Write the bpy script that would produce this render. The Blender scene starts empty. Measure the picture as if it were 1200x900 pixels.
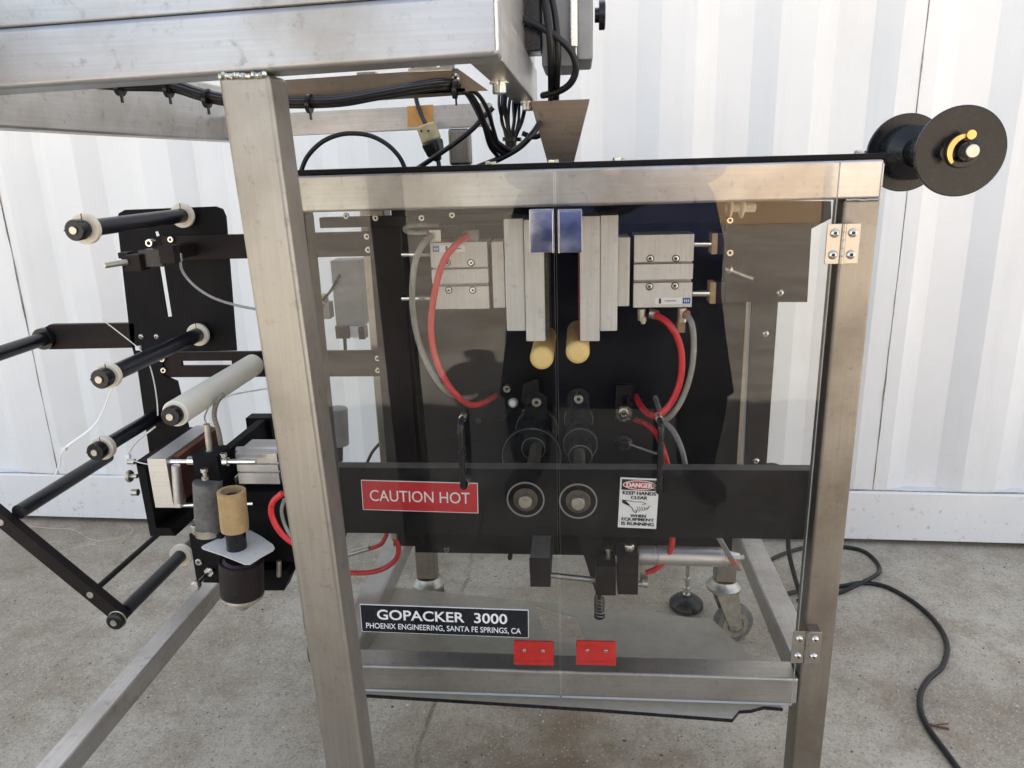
import bpy, bmesh, math, random
from mathutils import Vector, Matrix
random.seed(7)
S = bpy.context.scene
C = S.collection
rad = math.radians
# ------------------------------------------------------------------ camera
YAW, PITCH, ROLL, FPX = -0.0931077, 0.284454, 0.029562, 885.0
cy, sy, cp, sp, cr, sr = math.cos(YAW), math.sin(YAW), math.cos(PITCH), math.sin(PITCH), math.cos(ROLL), math.sin(ROLL)
fwd = Vector((sy*cp, cy*cp, -sp)); rt = Vector((cy, -sy, 0)); dn = fwd.cross(rt)
RT = rt*cr + dn*sr; DN = -rt*sr + dn*cr
cam = bpy.data.cameras.new('camera'); camo = bpy.data.objects.new('camera', cam); C.objects.link(camo)
camo.matrix_world = Matrix(((RT.x, -DN.x, -fwd.x, 0), (RT.y, -DN.y, -fwd.y, 0), (RT.z, -DN.z, -fwd.z, 0), (0, 0, 0, 1)))
cam.sensor_width = 36; cam.lens = FPX/1200*36; cam.clip_start = 0.02; cam.clip_end = 2000
cam.dof.use_dof = False
S.camera = camo
# ------------------------------------------------------------------ light
SUN_EL, SUN_AZ = 36.0, 20.0        # azimuth clockwise from +Y
w = bpy.data.worlds.new('World'); S.world = w; w.use_nodes = True
nt = w.node_tree
sky = nt.nodes.new('ShaderNodeTexSky'); sky.sky_type = 'NISHITA'; sky.sun_disc = False
sky.sun_elevation = rad(SUN_EL); sky.sun_rotation = rad(SUN_AZ); sky.air_density = 1.2; sky.dust_density = 4.0; sky.ozone_density = .4
hs = nt.nodes.new('ShaderNodeHueSaturation'); hs.inputs['Saturation'].default_value = .62
wm = nt.nodes.new('ShaderNodeMix'); wm.data_type = 'RGBA'; wm.blend_type = 'MULTIPLY'; wm.inputs[0].default_value = 1; wm.inputs[7].default_value = (1.0, 1.0, 1.01, 1)
nt.links.new(sky.outputs[0], hs.inputs['Color']); nt.links.new(hs.outputs[0], wm.inputs[6]); nt.links.new(wm.outputs[2], nt.nodes['Background'].inputs[0]); nt.nodes['Background'].inputs[1].default_value = 0.085
sun = bpy.data.lights.new('sun', 'SUN'); sun.energy = 5.0; sun.angle = rad(0.6); sun.color = (1, .98, .95)
suno = bpy.data.objects.new('sun', sun); C.objects.link(suno)
az, el = rad(SUN_AZ), rad(SUN_EL)
suno.rotation_euler = Vector((math.sin(az)*math.cos(el), math.cos(az)*math.cos(el), math.sin(el))).to_track_quat('Z', 'Y').to_euler()
S.view_settings.view_transform = 'Standard'; S.view_settings.look = 'None'
S.view_settings.exposure = 2.5; S.view_settings.gamma = 1
S.cycles.max_bounces = 10; S.cycles.transparent_max_bounces = 16; S.cycles.glossy_bounces = 5

# ------------------------------------------------------------------ helpers
FLOOR = -1.18
def ray(px, py): return RT*((px-600)/FPX) + DN*((py-450)/FPX) + fwd
def at(px, py, Y): d = ray(px, py); return d*(Y/d.y)       # a point on the upright plane at depth Y
def atz(px, py, Z): d = ray(px, py); return d*(Z/d.z)      # a point on the level plane at height Z
def pxm(Y, py=400): return Y/ray(665, py).y/FPX            # metres per pixel of the photo at depth Y

def catmull(pts, n=6):
    P = [Vector(p) for p in pts]
    if len(P) < 3: return P
    P = [P[0]*2-P[1]] + P + [P[-1]*2-P[-2]]
    out = []
    for i in range(1, len(P)-2):
        a, b, c, d = P[i-1:i+3]
        for k in range(n):
            t = k/n
            out.append(.5*((2*b)+(c-a)*t+(2*a-5*b+4*c-d)*t*t+(3*b-a-3*c+d)*t**3))
    out.append(P[-2]); return out

class B:
    def __init__(s, mat=None): s.bm = bmesh.new(); s.mats = []; s.i = 0; (s.m(mat) if mat else None)
    def m(s, mat):
        if mat not in s.mats: s.mats.append(mat)
        s.i = s.mats.index(mat); return s
    def face(s, vs):
        f = s.bm.faces.new([s.bm.verts.new(v) if not hasattr(v, 'link_edges') else v for v in vs]); f.material_index = s.i; return f
    def _merge(s, t, M=None):
        if M is not None: bmesh.ops.transform(t, matrix=M, verts=t.verts)
        for f in t.faces: f.material_index = s.i
        me = bpy.data.meshes.new('t'); t.to_mesh(me); t.free(); s.bm.from_mesh(me); bpy.data.meshes.remove(me)
        return s
    def box(s, x0, x1, y0, y1, z0, z1, bev=0.0, seg=2, M=None):
        t = bmesh.new(); bmesh.ops.create_cube(t, size=1)
        bmesh.ops.transform(t, verts=t.verts, matrix=Matrix.Translation(((x0+x1)/2, (y0+y1)/2, (z0+z1)/2)) @ Matrix.Diagonal((abs(x1-x0), abs(y1-y0), abs(z1-z0), 1)))
        if bev > 0: bmesh.ops.bevel(t, geom=list(t.edges), offset=bev, segments=seg, affect='EDGES', profile=.5)
        return s._merge(t, M)
    def bar(s, a, b, wv, hv, w, h, bev=0):   # box from a to b with half axes wv, hv
        a, b, wv, hv = Vector(a), Vector(b), Vector(wv).normalized(), Vector(hv).normalized()
        d = b-a; t = bmesh.new(); bmesh.ops.create_cube(t, size=1)
        L = d.length
        bmesh.ops.transform(t, verts=t.verts, matrix=Matrix.Diagonal((w, h, L, 1)))
        if bev > 0: bmesh.ops.bevel(t, geom=list(t.edges), offset=bev, segments=2, affect='EDGES', profile=.5)
        dd = d.normalized(); M = Matrix(((wv.x, hv.x, dd.x, 0), (wv.y, hv.y, dd.y, 0), (wv.z, hv.z, dd.z, 0), (0, 0, 0, 1)))
        M.translation = (a+b)/2
        s._merge(t, M)
        bmesh.ops.recalc_face_normals(s.bm, faces=s.bm.faces[:]) ; return s
    def lathe(s, p0, ax, prof, seg=28, cap=True):   # prof: (distance along ax, radius)
        p0, ax = Vector(p0), Vector(ax).normalized()
        u = ax.orthogonal().normalized(); v = ax.cross(u)
        rings = []
        for d, r in prof:
            rings.append([s.bm.verts.new(p0+ax*d+(u*math.cos(2*math.pi*k/seg)+v*math.sin(2*math.pi*k/seg))*max(r, 1e-5)) for k in range(seg)])
        for a, b in zip(rings, rings[1:]):
            for k in range(seg):
                f = s.bm.faces.new((a[k], a[(k+1) % seg], b[(k+1) % seg], b[k])); f.material_index = s.i
        if cap:
            f = s.bm.faces.new(rings[0][::-1]); f.material_index = s.i
            f = s.bm.faces.new(rings[-1]); f.material_index = s.i
        return s
    def cyl(s, a, b, r, r2=None, seg=24, bev=0.0):
        a, b = Vector(a), Vector(b); L = (b-a).length; r2 = r if r2 is None else r2
        pr = [(0, r), (L, r2)] if bev == 0 else [(0, r-bev), (bev, r), (L-bev, r2), (L, r2-bev)]
        return s.lathe(a, b-a, pr, seg)
    def ring(s, c, ax, ro, ri, h, seg=32):   # washer / collar
        c, ax = Vector(c), Vector(ax).normalized()
        s.lathe(c, ax, [(0, ri), (0, ro), (h, ro), (h, ri), (0, ri)], seg, cap=False); return s
    def torus(s, c, ax, R, r, seg=32, n=8):
        s.lathe(c, ax, [(r*math.sin(2*math.pi*k/n), R+r*math.cos(2*math.pi*k/n)) for k in range(n+1)], seg, cap=False); return s
    def tube(s, pts, r, seg=10, n=6, flat=None):
        P = catmull(pts, n); rings = []; up = None
        for i, p in enumerate(P):
            t = (P[min(i+1, len(P)-1)]-P[max(i-1, 0)])
            t = t.normalized() if t.length > 1e-9 else Vector((0, 0, 1))
            if up is None: up = t.orthogonal().normalized()
            up = (up - t*up.dot(t)); up = up.normalized() if up.length > 1e-6 else t.orthogonal().normalized()
            v = t.cross(up); rr = r(i/(len(P)-1)) if callable(r) else r
            rings.append([s.bm.verts.new(p+(up*math.cos(2*math.pi*k/seg)*(flat or 1)+v*math.sin(2*math.pi*k/seg))*rr) for k in range(seg)])
        for a, b in zip(rings, rings[1:]):
            for k in range(seg):
                f = s.bm.faces.new((a[k], a[(k+1) % seg], b[(k+1) % seg], b[k])); f.material_index = s.i
        f = s.bm.faces.new(rings[0][::-1]); f.material_index = s.i
        f = s.bm.faces.new(rings[-1]); f.material_index = s.i
        return s
    def prism(s, poly, vec):
        vec = Vector(vec); a = [s.bm.verts.new(Vector(p)) for p in poly]; b = [s.bm.verts.new(Vector(p)+vec) for p in poly]
        fs = [s.bm.faces.new(a[::-1]), s.bm.faces.new(b)]
        n = len(a)
        for k in range(n): fs.append(s.bm.faces.new((a[k], a[(k+1) % n], b[(k+1) % n], b[k])))
        for f in fs: f.material_index = s.i
        bmesh.ops.recalc_face_normals(s.bm, faces=fs); return s
    def holed(s, outer, holes, o, ux, uy, th):   # flat plate with openings; 2-D loops laid on o + x*ux + y*uy, thickness th along ux x uy
        cu = bpy.data.curves.new('c', 'CURVE'); cu.dimensions = '2D'; cu.fill_mode = 'BOTH'; cu.extrude = th/2
        for loop in [outer]+holes:
            sl = cu.splines.new('POLY'); sl.points.add(len(loop)-1); sl.use_cyclic_u = True
            for q, (x, y) in zip(sl.points, loop): q.co = (x, y, 0, 1)
        ob = bpy.data.objects.new('c', cu); me = bpy.data.meshes.new_from_object(ob)
        t = bmesh.new(); t.from_mesh(me); bmesh.ops.remove_doubles(t, verts=t.verts, dist=1e-6)
        ux, uy = Vector(ux), Vector(uy); n = ux.cross(uy)
        M = Matrix(((ux.x, uy.x, n.x, o[0]), (ux.y, uy.y, n.y, o[1]), (ux.z, uy.z, n.z, o[2]), (0, 0, 0, 1)))
        s._merge(t, M); bpy.data.objects.remove(ob); bpy.data.curves.remove(cu); bpy.data.meshes.remove(me)
        bmesh.ops.recalc_face_normals(s.bm, faces=s.bm.faces[:]); return s
    def text(s, txt, cx, cz, Y, W, H, bold=0.0, o=None, ux=(1, 0, 0), uy=(0, 0, 1)):
        cu = bpy.data.curves.new('t', 'FONT'); cu.body = txt; cu.offset = bold; cu.resolution_u = 4
        ob = bpy.data.objects.new('t', cu); me = bpy.data.meshes.new_from_object(ob)
        xs = [v.co.x for v in me.vertices]; ys = [v.co.y for v in me.vertices]
        t = bmesh.new(); t.from_mesh(me)
        sx = W/(max(xs)-min(xs)); szz = H/(max(ys)-min(ys)); mx = (max(xs)+min(xs))/2; my = (max(ys)+min(ys))/2
        ux, uy = Vector(ux), Vector(uy); n = ux.cross(uy); o = Vector(o) if o is not None else Vector((cx, Y, cz))
        M = Matrix(((ux.x*sx, uy.x*szz, n.x, 0), (ux.y*sx, uy.y*szz, n.y, 0), (ux.z*sx, uy.z*szz, n.z, 0), (0, 0, 0, 1)))
        M.translation = o - M.to_3x3() @ Vector((mx, my, 0))
        s._merge(t, M); bpy.data.objects.remove(ob); bpy.data.curves.remove(cu); bpy.data.meshes.remove(me); return s

WL = {}
def obj(name, b, parent=None, label=None, cat=None, group=None, kind=None, base=False, sharp=38, smooth=True, norm=False):
    bm = b.bm
    if norm: bmesh.ops.recalc_face_normals(bm, faces=bm.faces[:])
    xs = [v.co for v in bm.verts]
    lo = Vector((min(v.x for v in xs), min(v.y for v in xs), min(v.z for v in xs))); hi = Vector((max(v.x for v in xs), max(v.y for v in xs), max(v.z for v in xs)))
    c = (lo+hi)/2
    if base: c.z = lo.z
    bmesh.ops.translate(bm, verts=bm.verts, vec=-c)
    me = bpy.data.meshes.new(name); bm.to_mesh(me); bm.free()
    for m_ in b.mats: me.materials.append(m_)
    if smooth:
        me.polygons.foreach_set('use_smooth', [True]*len(me.polygons)); me.set_sharp_from_angle(angle=rad(sharp))
    o = bpy.data.objects.new(name, me); C.objects.link(o)
    if smooth and sharp < 90: wn_ = o.modifiers.new('weighted_normals', 'WEIGHTED_NORMAL'); wn_.keep_sharp = True; wn_.weight = 90
    if parent is not None: o.parent = parent; o.location = c - WL[parent.name]
    else: o.location = c
    WL[o.name] = c.copy()
    if label: o['label'] = label
    if cat: o['category'] = cat
    if group: o['group'] = group
    if kind: o['kind'] = kind
    return o
def thing(name, label, cat, loc, group=None):
    o = bpy.data.objects.new(name, None); C.objects.link(o); o.empty_display_size = .05
    o.location = loc; WL[o.name] = Vector(loc); o['label'] = label; o['category'] = cat
    if group: o['group'] = group
    return o
def R4(x0, y0, x1, y1, Y):   # photo rectangle seen on the plane at depth Y -> X0, X1, Z0, Z1
    xm, ym = (x0+x1)/2, (y0+y1)/2
    return at(x0, ym, Y).x, at(x1, ym, Y).x, at(xm, y1, Y).z, at(xm, y0, Y).z
def rbox(b, x0, y0, x1, y1, Y, D, bev=.001):
    X0, X1, Z0, Z1 = R4(x0, y0, x1, y1, Y); b.box(X0, X1, Y, Y+D, Z0, Z1, bev); return b
YM = Vector((0, -1, 0)); XP = Vector((1, 0, 0)); ZP = Vector((0, 0, 1))
def screw(b, c, r, mat, dark, d=YM, h=None):   # socket cap head
    d = Vector(d).normalized(); h = h or r*.9; c = Vector(c)
    b.m(mat); b.lathe(c, d, [(0, r), (h*.8, r), (h, r*.85), (h, r*.5), (h*.4, r*.5)], 18)
    b.m(dark); b.cyl(c+d*h*.41, c+d*h*.45, r*.48, seg=6)
    return b
def button(b, c, r, mat, dark, d=YM):
    d = Vector(d).normalized(); c = Vector(c)
    b.m(mat); b.lathe(c, d, [(0, r), (r*.2, r*.98), (r*.45, r*.78), (r*.6, r*.42), (r*.3, r*.4)], 18)
    b.m(dark); b.cyl(c+d*r*.31, c+d*r*.34, r*.38, seg=6); return b

# ------------------------------------------------------------------ materials
def newmat(name):
    m = bpy.data.materials.new(name); m.use_nodes = True; n = m.node_tree; return m, n, n.nodes['Principled BSDF']
def N(nt, t, **k):
    n = nt.nodes.new(t)
    for a, v in k.items():
        if a in n.inputs.keys() if hasattr(n.inputs, 'keys') else False: n.inputs[a].default_value = v
        else: setattr(n, a, v)
    return n
def noise(nt, vec, scale, detail=4, rough=.55):
    n = nt.nodes.new('ShaderNodeTexNoise'); n.inputs['Scale'].default_value = scale; n.inputs['Detail'].default_value = detail; n.inputs['Roughness'].default_value = rough
    nt.links.new(vec, n.inputs['Vector']); return n.outputs[0]
def ramp(nt, fac, stops):
    r = nt.nodes.new('ShaderNodeValToRGB'); e = r.color_ramp.elements
    while len(e) < len(stops): e.new(.5)
    for q, (p, c) in zip(e, stops): q.position = p; q.color = (c, c, c, 1) if not isinstance(c, tuple) else (*c, 1)
    nt.links.new(fac, r.inputs[0]); return r.outputs[0]
def mix(nt, f, a, b, mode='MIX'):
    m = nt.nodes.new('ShaderNodeMix'); m.data_type = 'RGBA'; m.blend_type = mode
    for v, k in ((f, 0), (a, 6), (b, 7)):
        if hasattr(v, 'is_linked'): nt.links.new(v, m.inputs[k])
        elif k == 0: m.inputs[0].default_value = v
        else: m.inputs[k].default_value = (*v, 1)
    return m.outputs[2]
def coords(nt, scale=(1, 1, 1), gen=False):
    if gen:
        g = nt.nodes.new('ShaderNodeNewGeometry').outputs['Position']
    else: g = nt.nodes.new('ShaderNodeTexCoord').outputs['Object']
    mp = nt.nodes.new('ShaderNodeMapping'); mp.inputs['Scale'].default_value = scale; nt.links.new(g, mp.inputs[0]); return mp.outputs[0]
def bump(nt, h, p, s=.1, d=.001):
    b = nt.nodes.new('ShaderNodeBump'); b.inputs['Strength'].default_value = s; b.inputs['Distance'].default_value = d
    nt.links.new(h, b.inputs['Height']); nt.links.new(b.outputs[0], p.inputs['Normal'])

def steel(name, dirn, base=(.58, .565, .545), stain=(.29, .235, .175), amt=.7, r0=.30, r1=.50):
    m, n, p = newmat(name); p.inputs['Metallic'].default_value = .86
    sc = [260, 260, 260]; sc['XYZ'.index(dirn)] = 5
    st = noise(n, coords(n, tuple(sc), True), 1, 3, .6)
    big = noise(n, coords(n, (1, 1, 1), True), 7, 6, .62)
    fine = noise(n, coords(n, (1, 1, 1), True), 60, 4, .7)
    k = ramp(n, big, [(.42, 0.0), (.72, amt)])
    c = mix(n, k, base, stain)
    c2 = mix(n, ramp(n, fine, [(.3, .0), (.575, .0), (.76, .6)]), c, tuple(x*.5 for x in stain))
    c3 = mix(n, ramp(n, st, [(.3, .42), (.68, 0.0)]), c2, tuple(x*.62 for x in base))
    n.links.new(c3, p.inputs['Base Color'])
    n.links.new(ramp(n, mix(n, .5, st, big), [(.3, r0), (.7, r1)]), p.inputs['Roughness'])
    bump(n, st, p, .22, .0006); return m
SX, SY_, SZ = steel('steel_x', 'X'), steel('steel_y', 'Y'), steel('steel_z', 'Z')
SZD = steel('steel_post', 'Z', (.33, .305, .27), (.19, .16, .125), .85, .36, .55)
SZT = steel('steel_leg', 'Z', (.39, .365, .33), (.24, .20, .16), .75, .38, .52)
SXT = steel('steel_table', 'X', (.49, .49, .50), (.30, .26, .215), .75, .34, .52)
SDK = steel('steel_brown', 'X', (.27, .225, .185), (.15, .12, .09), .6, .4, .55)
ALU = steel('aluminium', 'Z', (.78, .76, .73), (.60, .56, .50), .45, .42, .58)
ALX = steel('aluminium_x', 'X', (.74, .73, .71), (.55, .52, .47), .4, .36, .5)
ALM = steel('aluminium_matt', 'Z', (.80, .77, .73), (.58, .52, .45), .6, .5, .65)
ALM.node_tree.nodes['Principled BSDF'].inputs['Metallic'].default_value = .2
def simple(name, col, rough=.5, metal=0, var=.25, scale=40, bmp=.0, spec=.5, dust=None):
    m, n, p = newmat(name); p.inputs['Metallic'].default_value = metal; p.inputs['Specular IOR Level'].default_value = spec
    v = noise(n, coords(n, (1, 1, 1), True), scale, 5, .65)
    c = mix(n, ramp(n, v, [(.3, 0.0), (.7, 1.0)]), tuple(x*(1-var) for x in col), tuple(min(1, x*(1+var)) for x in col))
    if dust: c = mix(n, ramp(n, noise(n, coords(n, (1, 1, 1), True), scale*.35, 7, .72), [(.5, 0.0), (.85, .5)]), c, dust)
    n.links.new(c, p.inputs['Base Color'])
    n.links.new(ramp(n, v, [(.2, max(.02, rough-.08)), (.8, min(1, rough+.1))]), p.inputs['Roughness'])
    if bmp: bump(n, v, p, bmp, .001)
    return m
BLK = simple('black_anodised', (.0085, .0078, .009), .5, 0, .3, 25, .03, .10, (.028, .025, .023))
BLB = simple('brown_black_anodised', (.019, .0135, .0135), .48, 0, .25, 30, .02, .16, (.030, .025, .023))
BLP = simple('black_plastic', (.010, .010, .0115), .24, 0, .2, 60, .02, .4)
RUB = simple('black_rubber_tube', (.007, .0075, .012), .3, 0, .1, 3, .0, .5)
CHR = simple('polished_metal', (.78, .77, .74), .16, 1, .06, 50)
ZNC = simple('dull_zinc', (.52, .50, .44), .38, 1, .2, 60, .05)
SCR = simple('screw_metal', (.70, .68, .62), .25, 1, .07, 60)
DRK = simple('dark_socket', (.01, .01, .01), .6)
NYL = simple('cream_nylon', (.74, .69, .58), .5, 0, .12, 35, .03, .5, (.42, .37, .28))
WRO = simple('ivory_roller', (.80, .775, .665), .42, 0, .04, 8, .0, .5, (.72, .69, .58))
WHP = simple('white_plastic', (.82, .82, .80), .4, 0, .05, 30)
RED = simple('red_hose', (.62, .028, .035), .3, 0, .12, 40)
REDP = simple('red_plastic', (.72, .02, .018), .4, 0, .12, 60, .03)
REDS = simple('red_sign', (.55, .02, .03), .4, 0, .08, 30)
CLR = simple('cloudy_hose', (.30, .30, .275), .22, 0, .15, 50)
BRD = simple('braided_hose', (.26, .25, .22), .5, .3, .3, 300, .3)
BRS = simple('brass', (.62, .42, .16), .35, 1, .2, 50)
YEL = simple('yellow_rubber', (.92, .68, .28), .6, 0, .06, 30, .04, .3, (.72, .5, .2))
TAN = simple('tan_bush', (.42, .29, .16), .5, 0, .2, 50, .05)
RST = simple('red_oxide', (.17, .055, .03), .65, 0, .3, 30, .1)
ORG = simple('orange_ring', (.62, .13, .05), .45, 0, .15, 40)
CBD = simple('cardboard', (.44, .30, .15), .8, 0, .14, 45, .15, .2, (.30, .19, .09))
GRB = simple('worn_grey_rubber', (.15, .145, .135), .75, 0, .35, 60, .25, .3, (.05, .045, .04))
TAP = simple('masking_tape', (.66, .34, .10), .7, 0, .12, 60, .05)
ENC = simple('grey_enclosure', (.27, .27, .265), .5, 0, .12, 30, .05)
PLG = simple('yellow_plug', (.48, .40, .22), .5, 0, .2, 70, .05)
INK = simple('black_print', (.012, .012, .012), .5)
WPR = simple('white_print', (.85, .85, .84), .5, 0, .03)
WST = simple('white_sticker', (.88, .88, .87), .4, 0, .05, 60)
RPR = simple('red_print', (.55, .02, .03), .4)
BPR = simple('blue_print', (.03, .10, .42), .4)
NPL = simple('black_name_plate', (.008, .010, .014), .25, 0, .1, 40)
SPR = simple('spring_steel', (.35, .33, .3), .35, 1, .2, 80)
BLUP = simple('chromed_latch', (.55, .56, .62), .14, 1, .05, 30)

def glassmat():
    m = bpy.data.materials.new('clear_acrylic'); m.use_nodes = True; n = m.node_tree; n.nodes.clear()
    out = n.nodes.new('ShaderNodeOutputMaterial'); tr = n.nodes.new('ShaderNodeBsdfTransparent'); tr.inputs[0].default_value = (.93, .93, .92, 1)
    gl = n.nodes.new('ShaderNodeBsdfGlossy'); gl.inputs['Roughness'].default_value = .012
    fr = n.nodes.new('ShaderNodeFresnel'); fr.inputs[0].default_value = 1.49
    geo = n.nodes.new('ShaderNodeNewGeometry')
    inv = n.nodes.new('ShaderNodeMath'); inv.operation = 'SUBTRACT'; inv.inputs[0].default_value = 1; n.links.new(geo.outputs['Backfacing'], inv.inputs[1])
    mu = n.nodes.new('ShaderNodeMath'); mu.operation = 'MULTIPLY'; n.links.new(fr.outputs[0], mu.inputs[0]); n.links.new(inv.outputs[0], mu.inputs[1])
    mu2 = n.nodes.new('ShaderNodeMath'); mu2.operation = 'MULTIPLY'; mu2.inputs[1].default_value = 1.08; n.links.new(mu.outputs[0], mu2.inputs[0])
    mx = n.nodes.new('ShaderNodeMixShader'); n.links.new(mu2.outputs[0], mx.inputs[0]); n.links.new(tr.outputs[0], mx.inputs[1]); n.links.new(gl.outputs[0], mx.inputs[2])
    df = n.nodes.new('ShaderNodeBsdfDiffuse'); df.inputs[0].default_value = (.62, .6, .56, 1)
    cc = coords(n, (1, 1, 1), True)
    d1 = ramp(n, noise(n, cc, 9, 8, .7), [(.40, .001), (.80, .022)])
    sp_ = ramp(n, noise(n, cc, 420, 2, .5), [(.72, 0.0), (.80, .07)])
    ad = n.nodes.new('ShaderNodeMath'); ad.operation = 'ADD'; n.links.new(d1, ad.inputs[0]); n.links.new(sp_, ad.inputs[1])
    m2 = n.nodes.new('ShaderNodeMath'); m2.operation = 'MULTIPLY'; n.links.new(ad.outputs[0], m2.inputs[0]); n.links.new(inv.outputs[0], m2.inputs[1])
    mx2 = n.nodes.new('ShaderNodeMixShader'); n.links.new(m2.outputs[0], mx2.inputs[0]); n.links.new(mx.outputs[0], mx2.inputs[1]); n.links.new(df.outputs[0], mx2.inputs[2])
    n.links.new(mx2.outputs[0], out.inputs[0]); return m
GLS = glassmat()
EDG = simple('acrylic_edge', (.62, .63, .60), .35, 0, .05)
def panmat():
    m = bpy.data.materials.new('dusty_clear_sheet'); m.use_nodes = True; n = m.node_tree; n.nodes.clear()
    out = n.nodes.new('ShaderNodeOutputMaterial'); tr = n.nodes.new('ShaderNodeBsdfTransparent'); tr.inputs[0].default_value = (.86, .86, .82, 1)
    p = n.nodes.new('ShaderNodeBsdfPrincipled'); p.inputs['Base Color'].default_value = (.54, .50, .42, 1); p.inputs['Roughness'].default_value = .35
    f = ramp(n, noise(n, coords(n, (1, 1, 1), True), 12, 7, .7), [(.3, .42), (.75, .72)])
    mx = n.nodes.new('ShaderNodeMixShader'); n.links.new(f, mx.inputs[0]); n.links.new(tr.outputs[0], mx.inputs[1]); n.links.new(p.outputs[0], mx.inputs[2]); n.links.new(mx.outputs[0], out.inputs[0]); return m
PAN = panmat()
def concrete():
    m, n, p = newmat('concrete'); c = coords(n, (1, 1, 1), True)
    a = noise(n, c, 1.9, 9, .68); b_ = noise(n, c, 28, 6, .7); s_ = noise(n, c, 170, 5, .8); e_ = noise(n, c, 6, 7, .65)
    col = mix(n, ramp(n, a, [(.42, 0.0), (.58, 1.0)]), (.385, .335, .262), (.53, .475, .385))
    col = mix(n, ramp(n, e_, [(.46, 0.0), (.70, .55)]), col, (.27, .205, .135))
    pt = noise(n, c, .75, 6, .7); col = mix(n, ramp(n, pt, [(.46, 0.0), (.66, .5)]), col, (.235, .175, .115))
    col = mix(n, ramp(n, b_, [(.25, .5), (.5, 0.0)]), col, (.22, .195, .16))
    col = mix(n, ramp(n, s_, [(.34, .9), (.47, 0.0)]), col, (.17, .15, .12))
    col = mix(n, ramp(n, s_, [(.56, 0.0), (.70, .7)]), col, (.66, .62, .55))
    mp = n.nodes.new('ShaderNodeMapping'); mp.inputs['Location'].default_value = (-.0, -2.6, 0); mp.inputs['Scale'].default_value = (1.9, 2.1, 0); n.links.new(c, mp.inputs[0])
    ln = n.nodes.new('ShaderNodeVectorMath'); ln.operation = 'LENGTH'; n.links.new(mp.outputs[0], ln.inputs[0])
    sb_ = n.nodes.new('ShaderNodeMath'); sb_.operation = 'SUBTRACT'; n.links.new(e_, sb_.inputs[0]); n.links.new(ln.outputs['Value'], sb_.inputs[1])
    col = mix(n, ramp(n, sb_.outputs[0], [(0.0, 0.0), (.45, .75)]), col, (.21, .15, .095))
    vo = n.nodes.new('ShaderNodeTexVoronoi'); vo.inputs['Scale'].default_value = 95; n.links.new(c, vo.inputs['Vector'])
    col = mix(n, ramp(n, vo.outputs['Distance'], [(.06, .8), (.2, 0.0)]), col, (.66, .62, .54))
    n.links.new(col, p.inputs['Base Color']); p.inputs['Roughness'].default_value = .9; p.inputs['Specular IOR Level'].default_value = .25
    bump(n, mix(n, .5, b_, s_), p, .55, .004); return m
CON = concrete()
def paint():
    m, n, p = newmat('white_container_paint'); c = coords(n, (1, 1, 1), True)
    a = noise(n, c, 2.3, 6, .6); d = noise(n, c, 38, 6, .75); st = noise(n, coords(n, (26, 26, 1.3), True), 1, 5, .6)
    col = mix(n, ramp(n, a, [(.35, 0.0), (.7, 1.0)]), (.765, .768, .762), (.835, .832, .818))
    col = mix(n, ramp(n, st, [(.55, 0.0), (.8, .22)]), col, (.60, .59, .56))
    sep = n.nodes.new('ShaderNodeSeparateXYZ'); n.links.new(c, sep.inputs[0])
    lo = n.nodes.new('ShaderNodeMapRange'); lo.inputs[1].default_value = -.85; lo.inputs[2].default_value = -1.12; lo.inputs[3].default_value = 0; lo.inputs[4].default_value = 1; n.links.new(sep.outputs[2], lo.inputs[0])
    k = n.nodes.new('ShaderNodeMath'); k.operation = 'MULTIPLY'; n.links.new(lo.outputs[0], k.inputs[0]); n.links.new(ramp(n, d, [(.59, 0.0), (.70, .85)]), k.inputs[1])
    col = mix(n, k.outputs[0], col, (.46, .34, .22))
    chip = ramp(n, noise(n, coords(n, (1, 1, .6), True), 17, 9, .78), [(.70, 0.0), (.715, .75)])
    col = mix(n, chip, col, (.28, .26, .24))
    n.links.new(col, p.inputs['Base Color']); p.inputs['Roughness'].default_value = .42; p.inputs['Specular IOR Level'].default_value = .4
    bump(n, a, p, .25, .02); return m
PNT = paint()
RSTL = simple('rusty_seam', (.30, .26, .215), .8, 0, .5, 60, .2)

# ------------------------------------------------------------------ ground, cracked concrete
CX0 = atz(500, 850, FLOOR).x
def crack_x(y):
    return CX0 + .003*math.sin(y*23) + .002*math.sin(y*61+1)+.0018*math.sin(y*131)+.001*math.sin(y*290)
b = B(CON)
offs = [-3.2, -2.2, -1.6, -1.2, -.9, -.65, -.45, -.3, -.2, -.12, -.07, -.04, -.022, -.012, -.0065, -.0032, .0032, .0065, .012, .022, .04, .07, .12, .2, .3, .45, .65, .9, 1.2, 1.6, 2.2, 3.2]
ys = [-2+.2*i for i in range(12)] + [.4+.015*i for i in range(130)] + [2.4, 2.8, 3.4]
rnd = random.Random(3); grid = []
for y in ys:
    row = []
    for o_ in offs:
        x = crack_x(y)+o_+ (rnd.uniform(-.0012, .0012) if abs(o_) < .012 else 0)
        z = FLOOR + (rnd.uniform(-.0008, .0008) if abs(o_) < 1 else 0)
        if abs(o_) < .004: z -= .007*(.6+.5*abs(math.sin(y*17)))
        elif abs(o_) < .007: z -= .001+rnd.uniform(0, .0025)
        if abs(o_) > 3 or y in (ys[0], ys[-1]): z = FLOOR
        row.append(b.bm.verts.new((x, y, z)))
    grid.append(row)
for r0, r1 in zip(grid, grid[1:]):
    for k in range(len(offs)-1): b.bm.faces.new((r0[k], r0[k+1], r1[k+1], r1[k]))
big = 400
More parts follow.
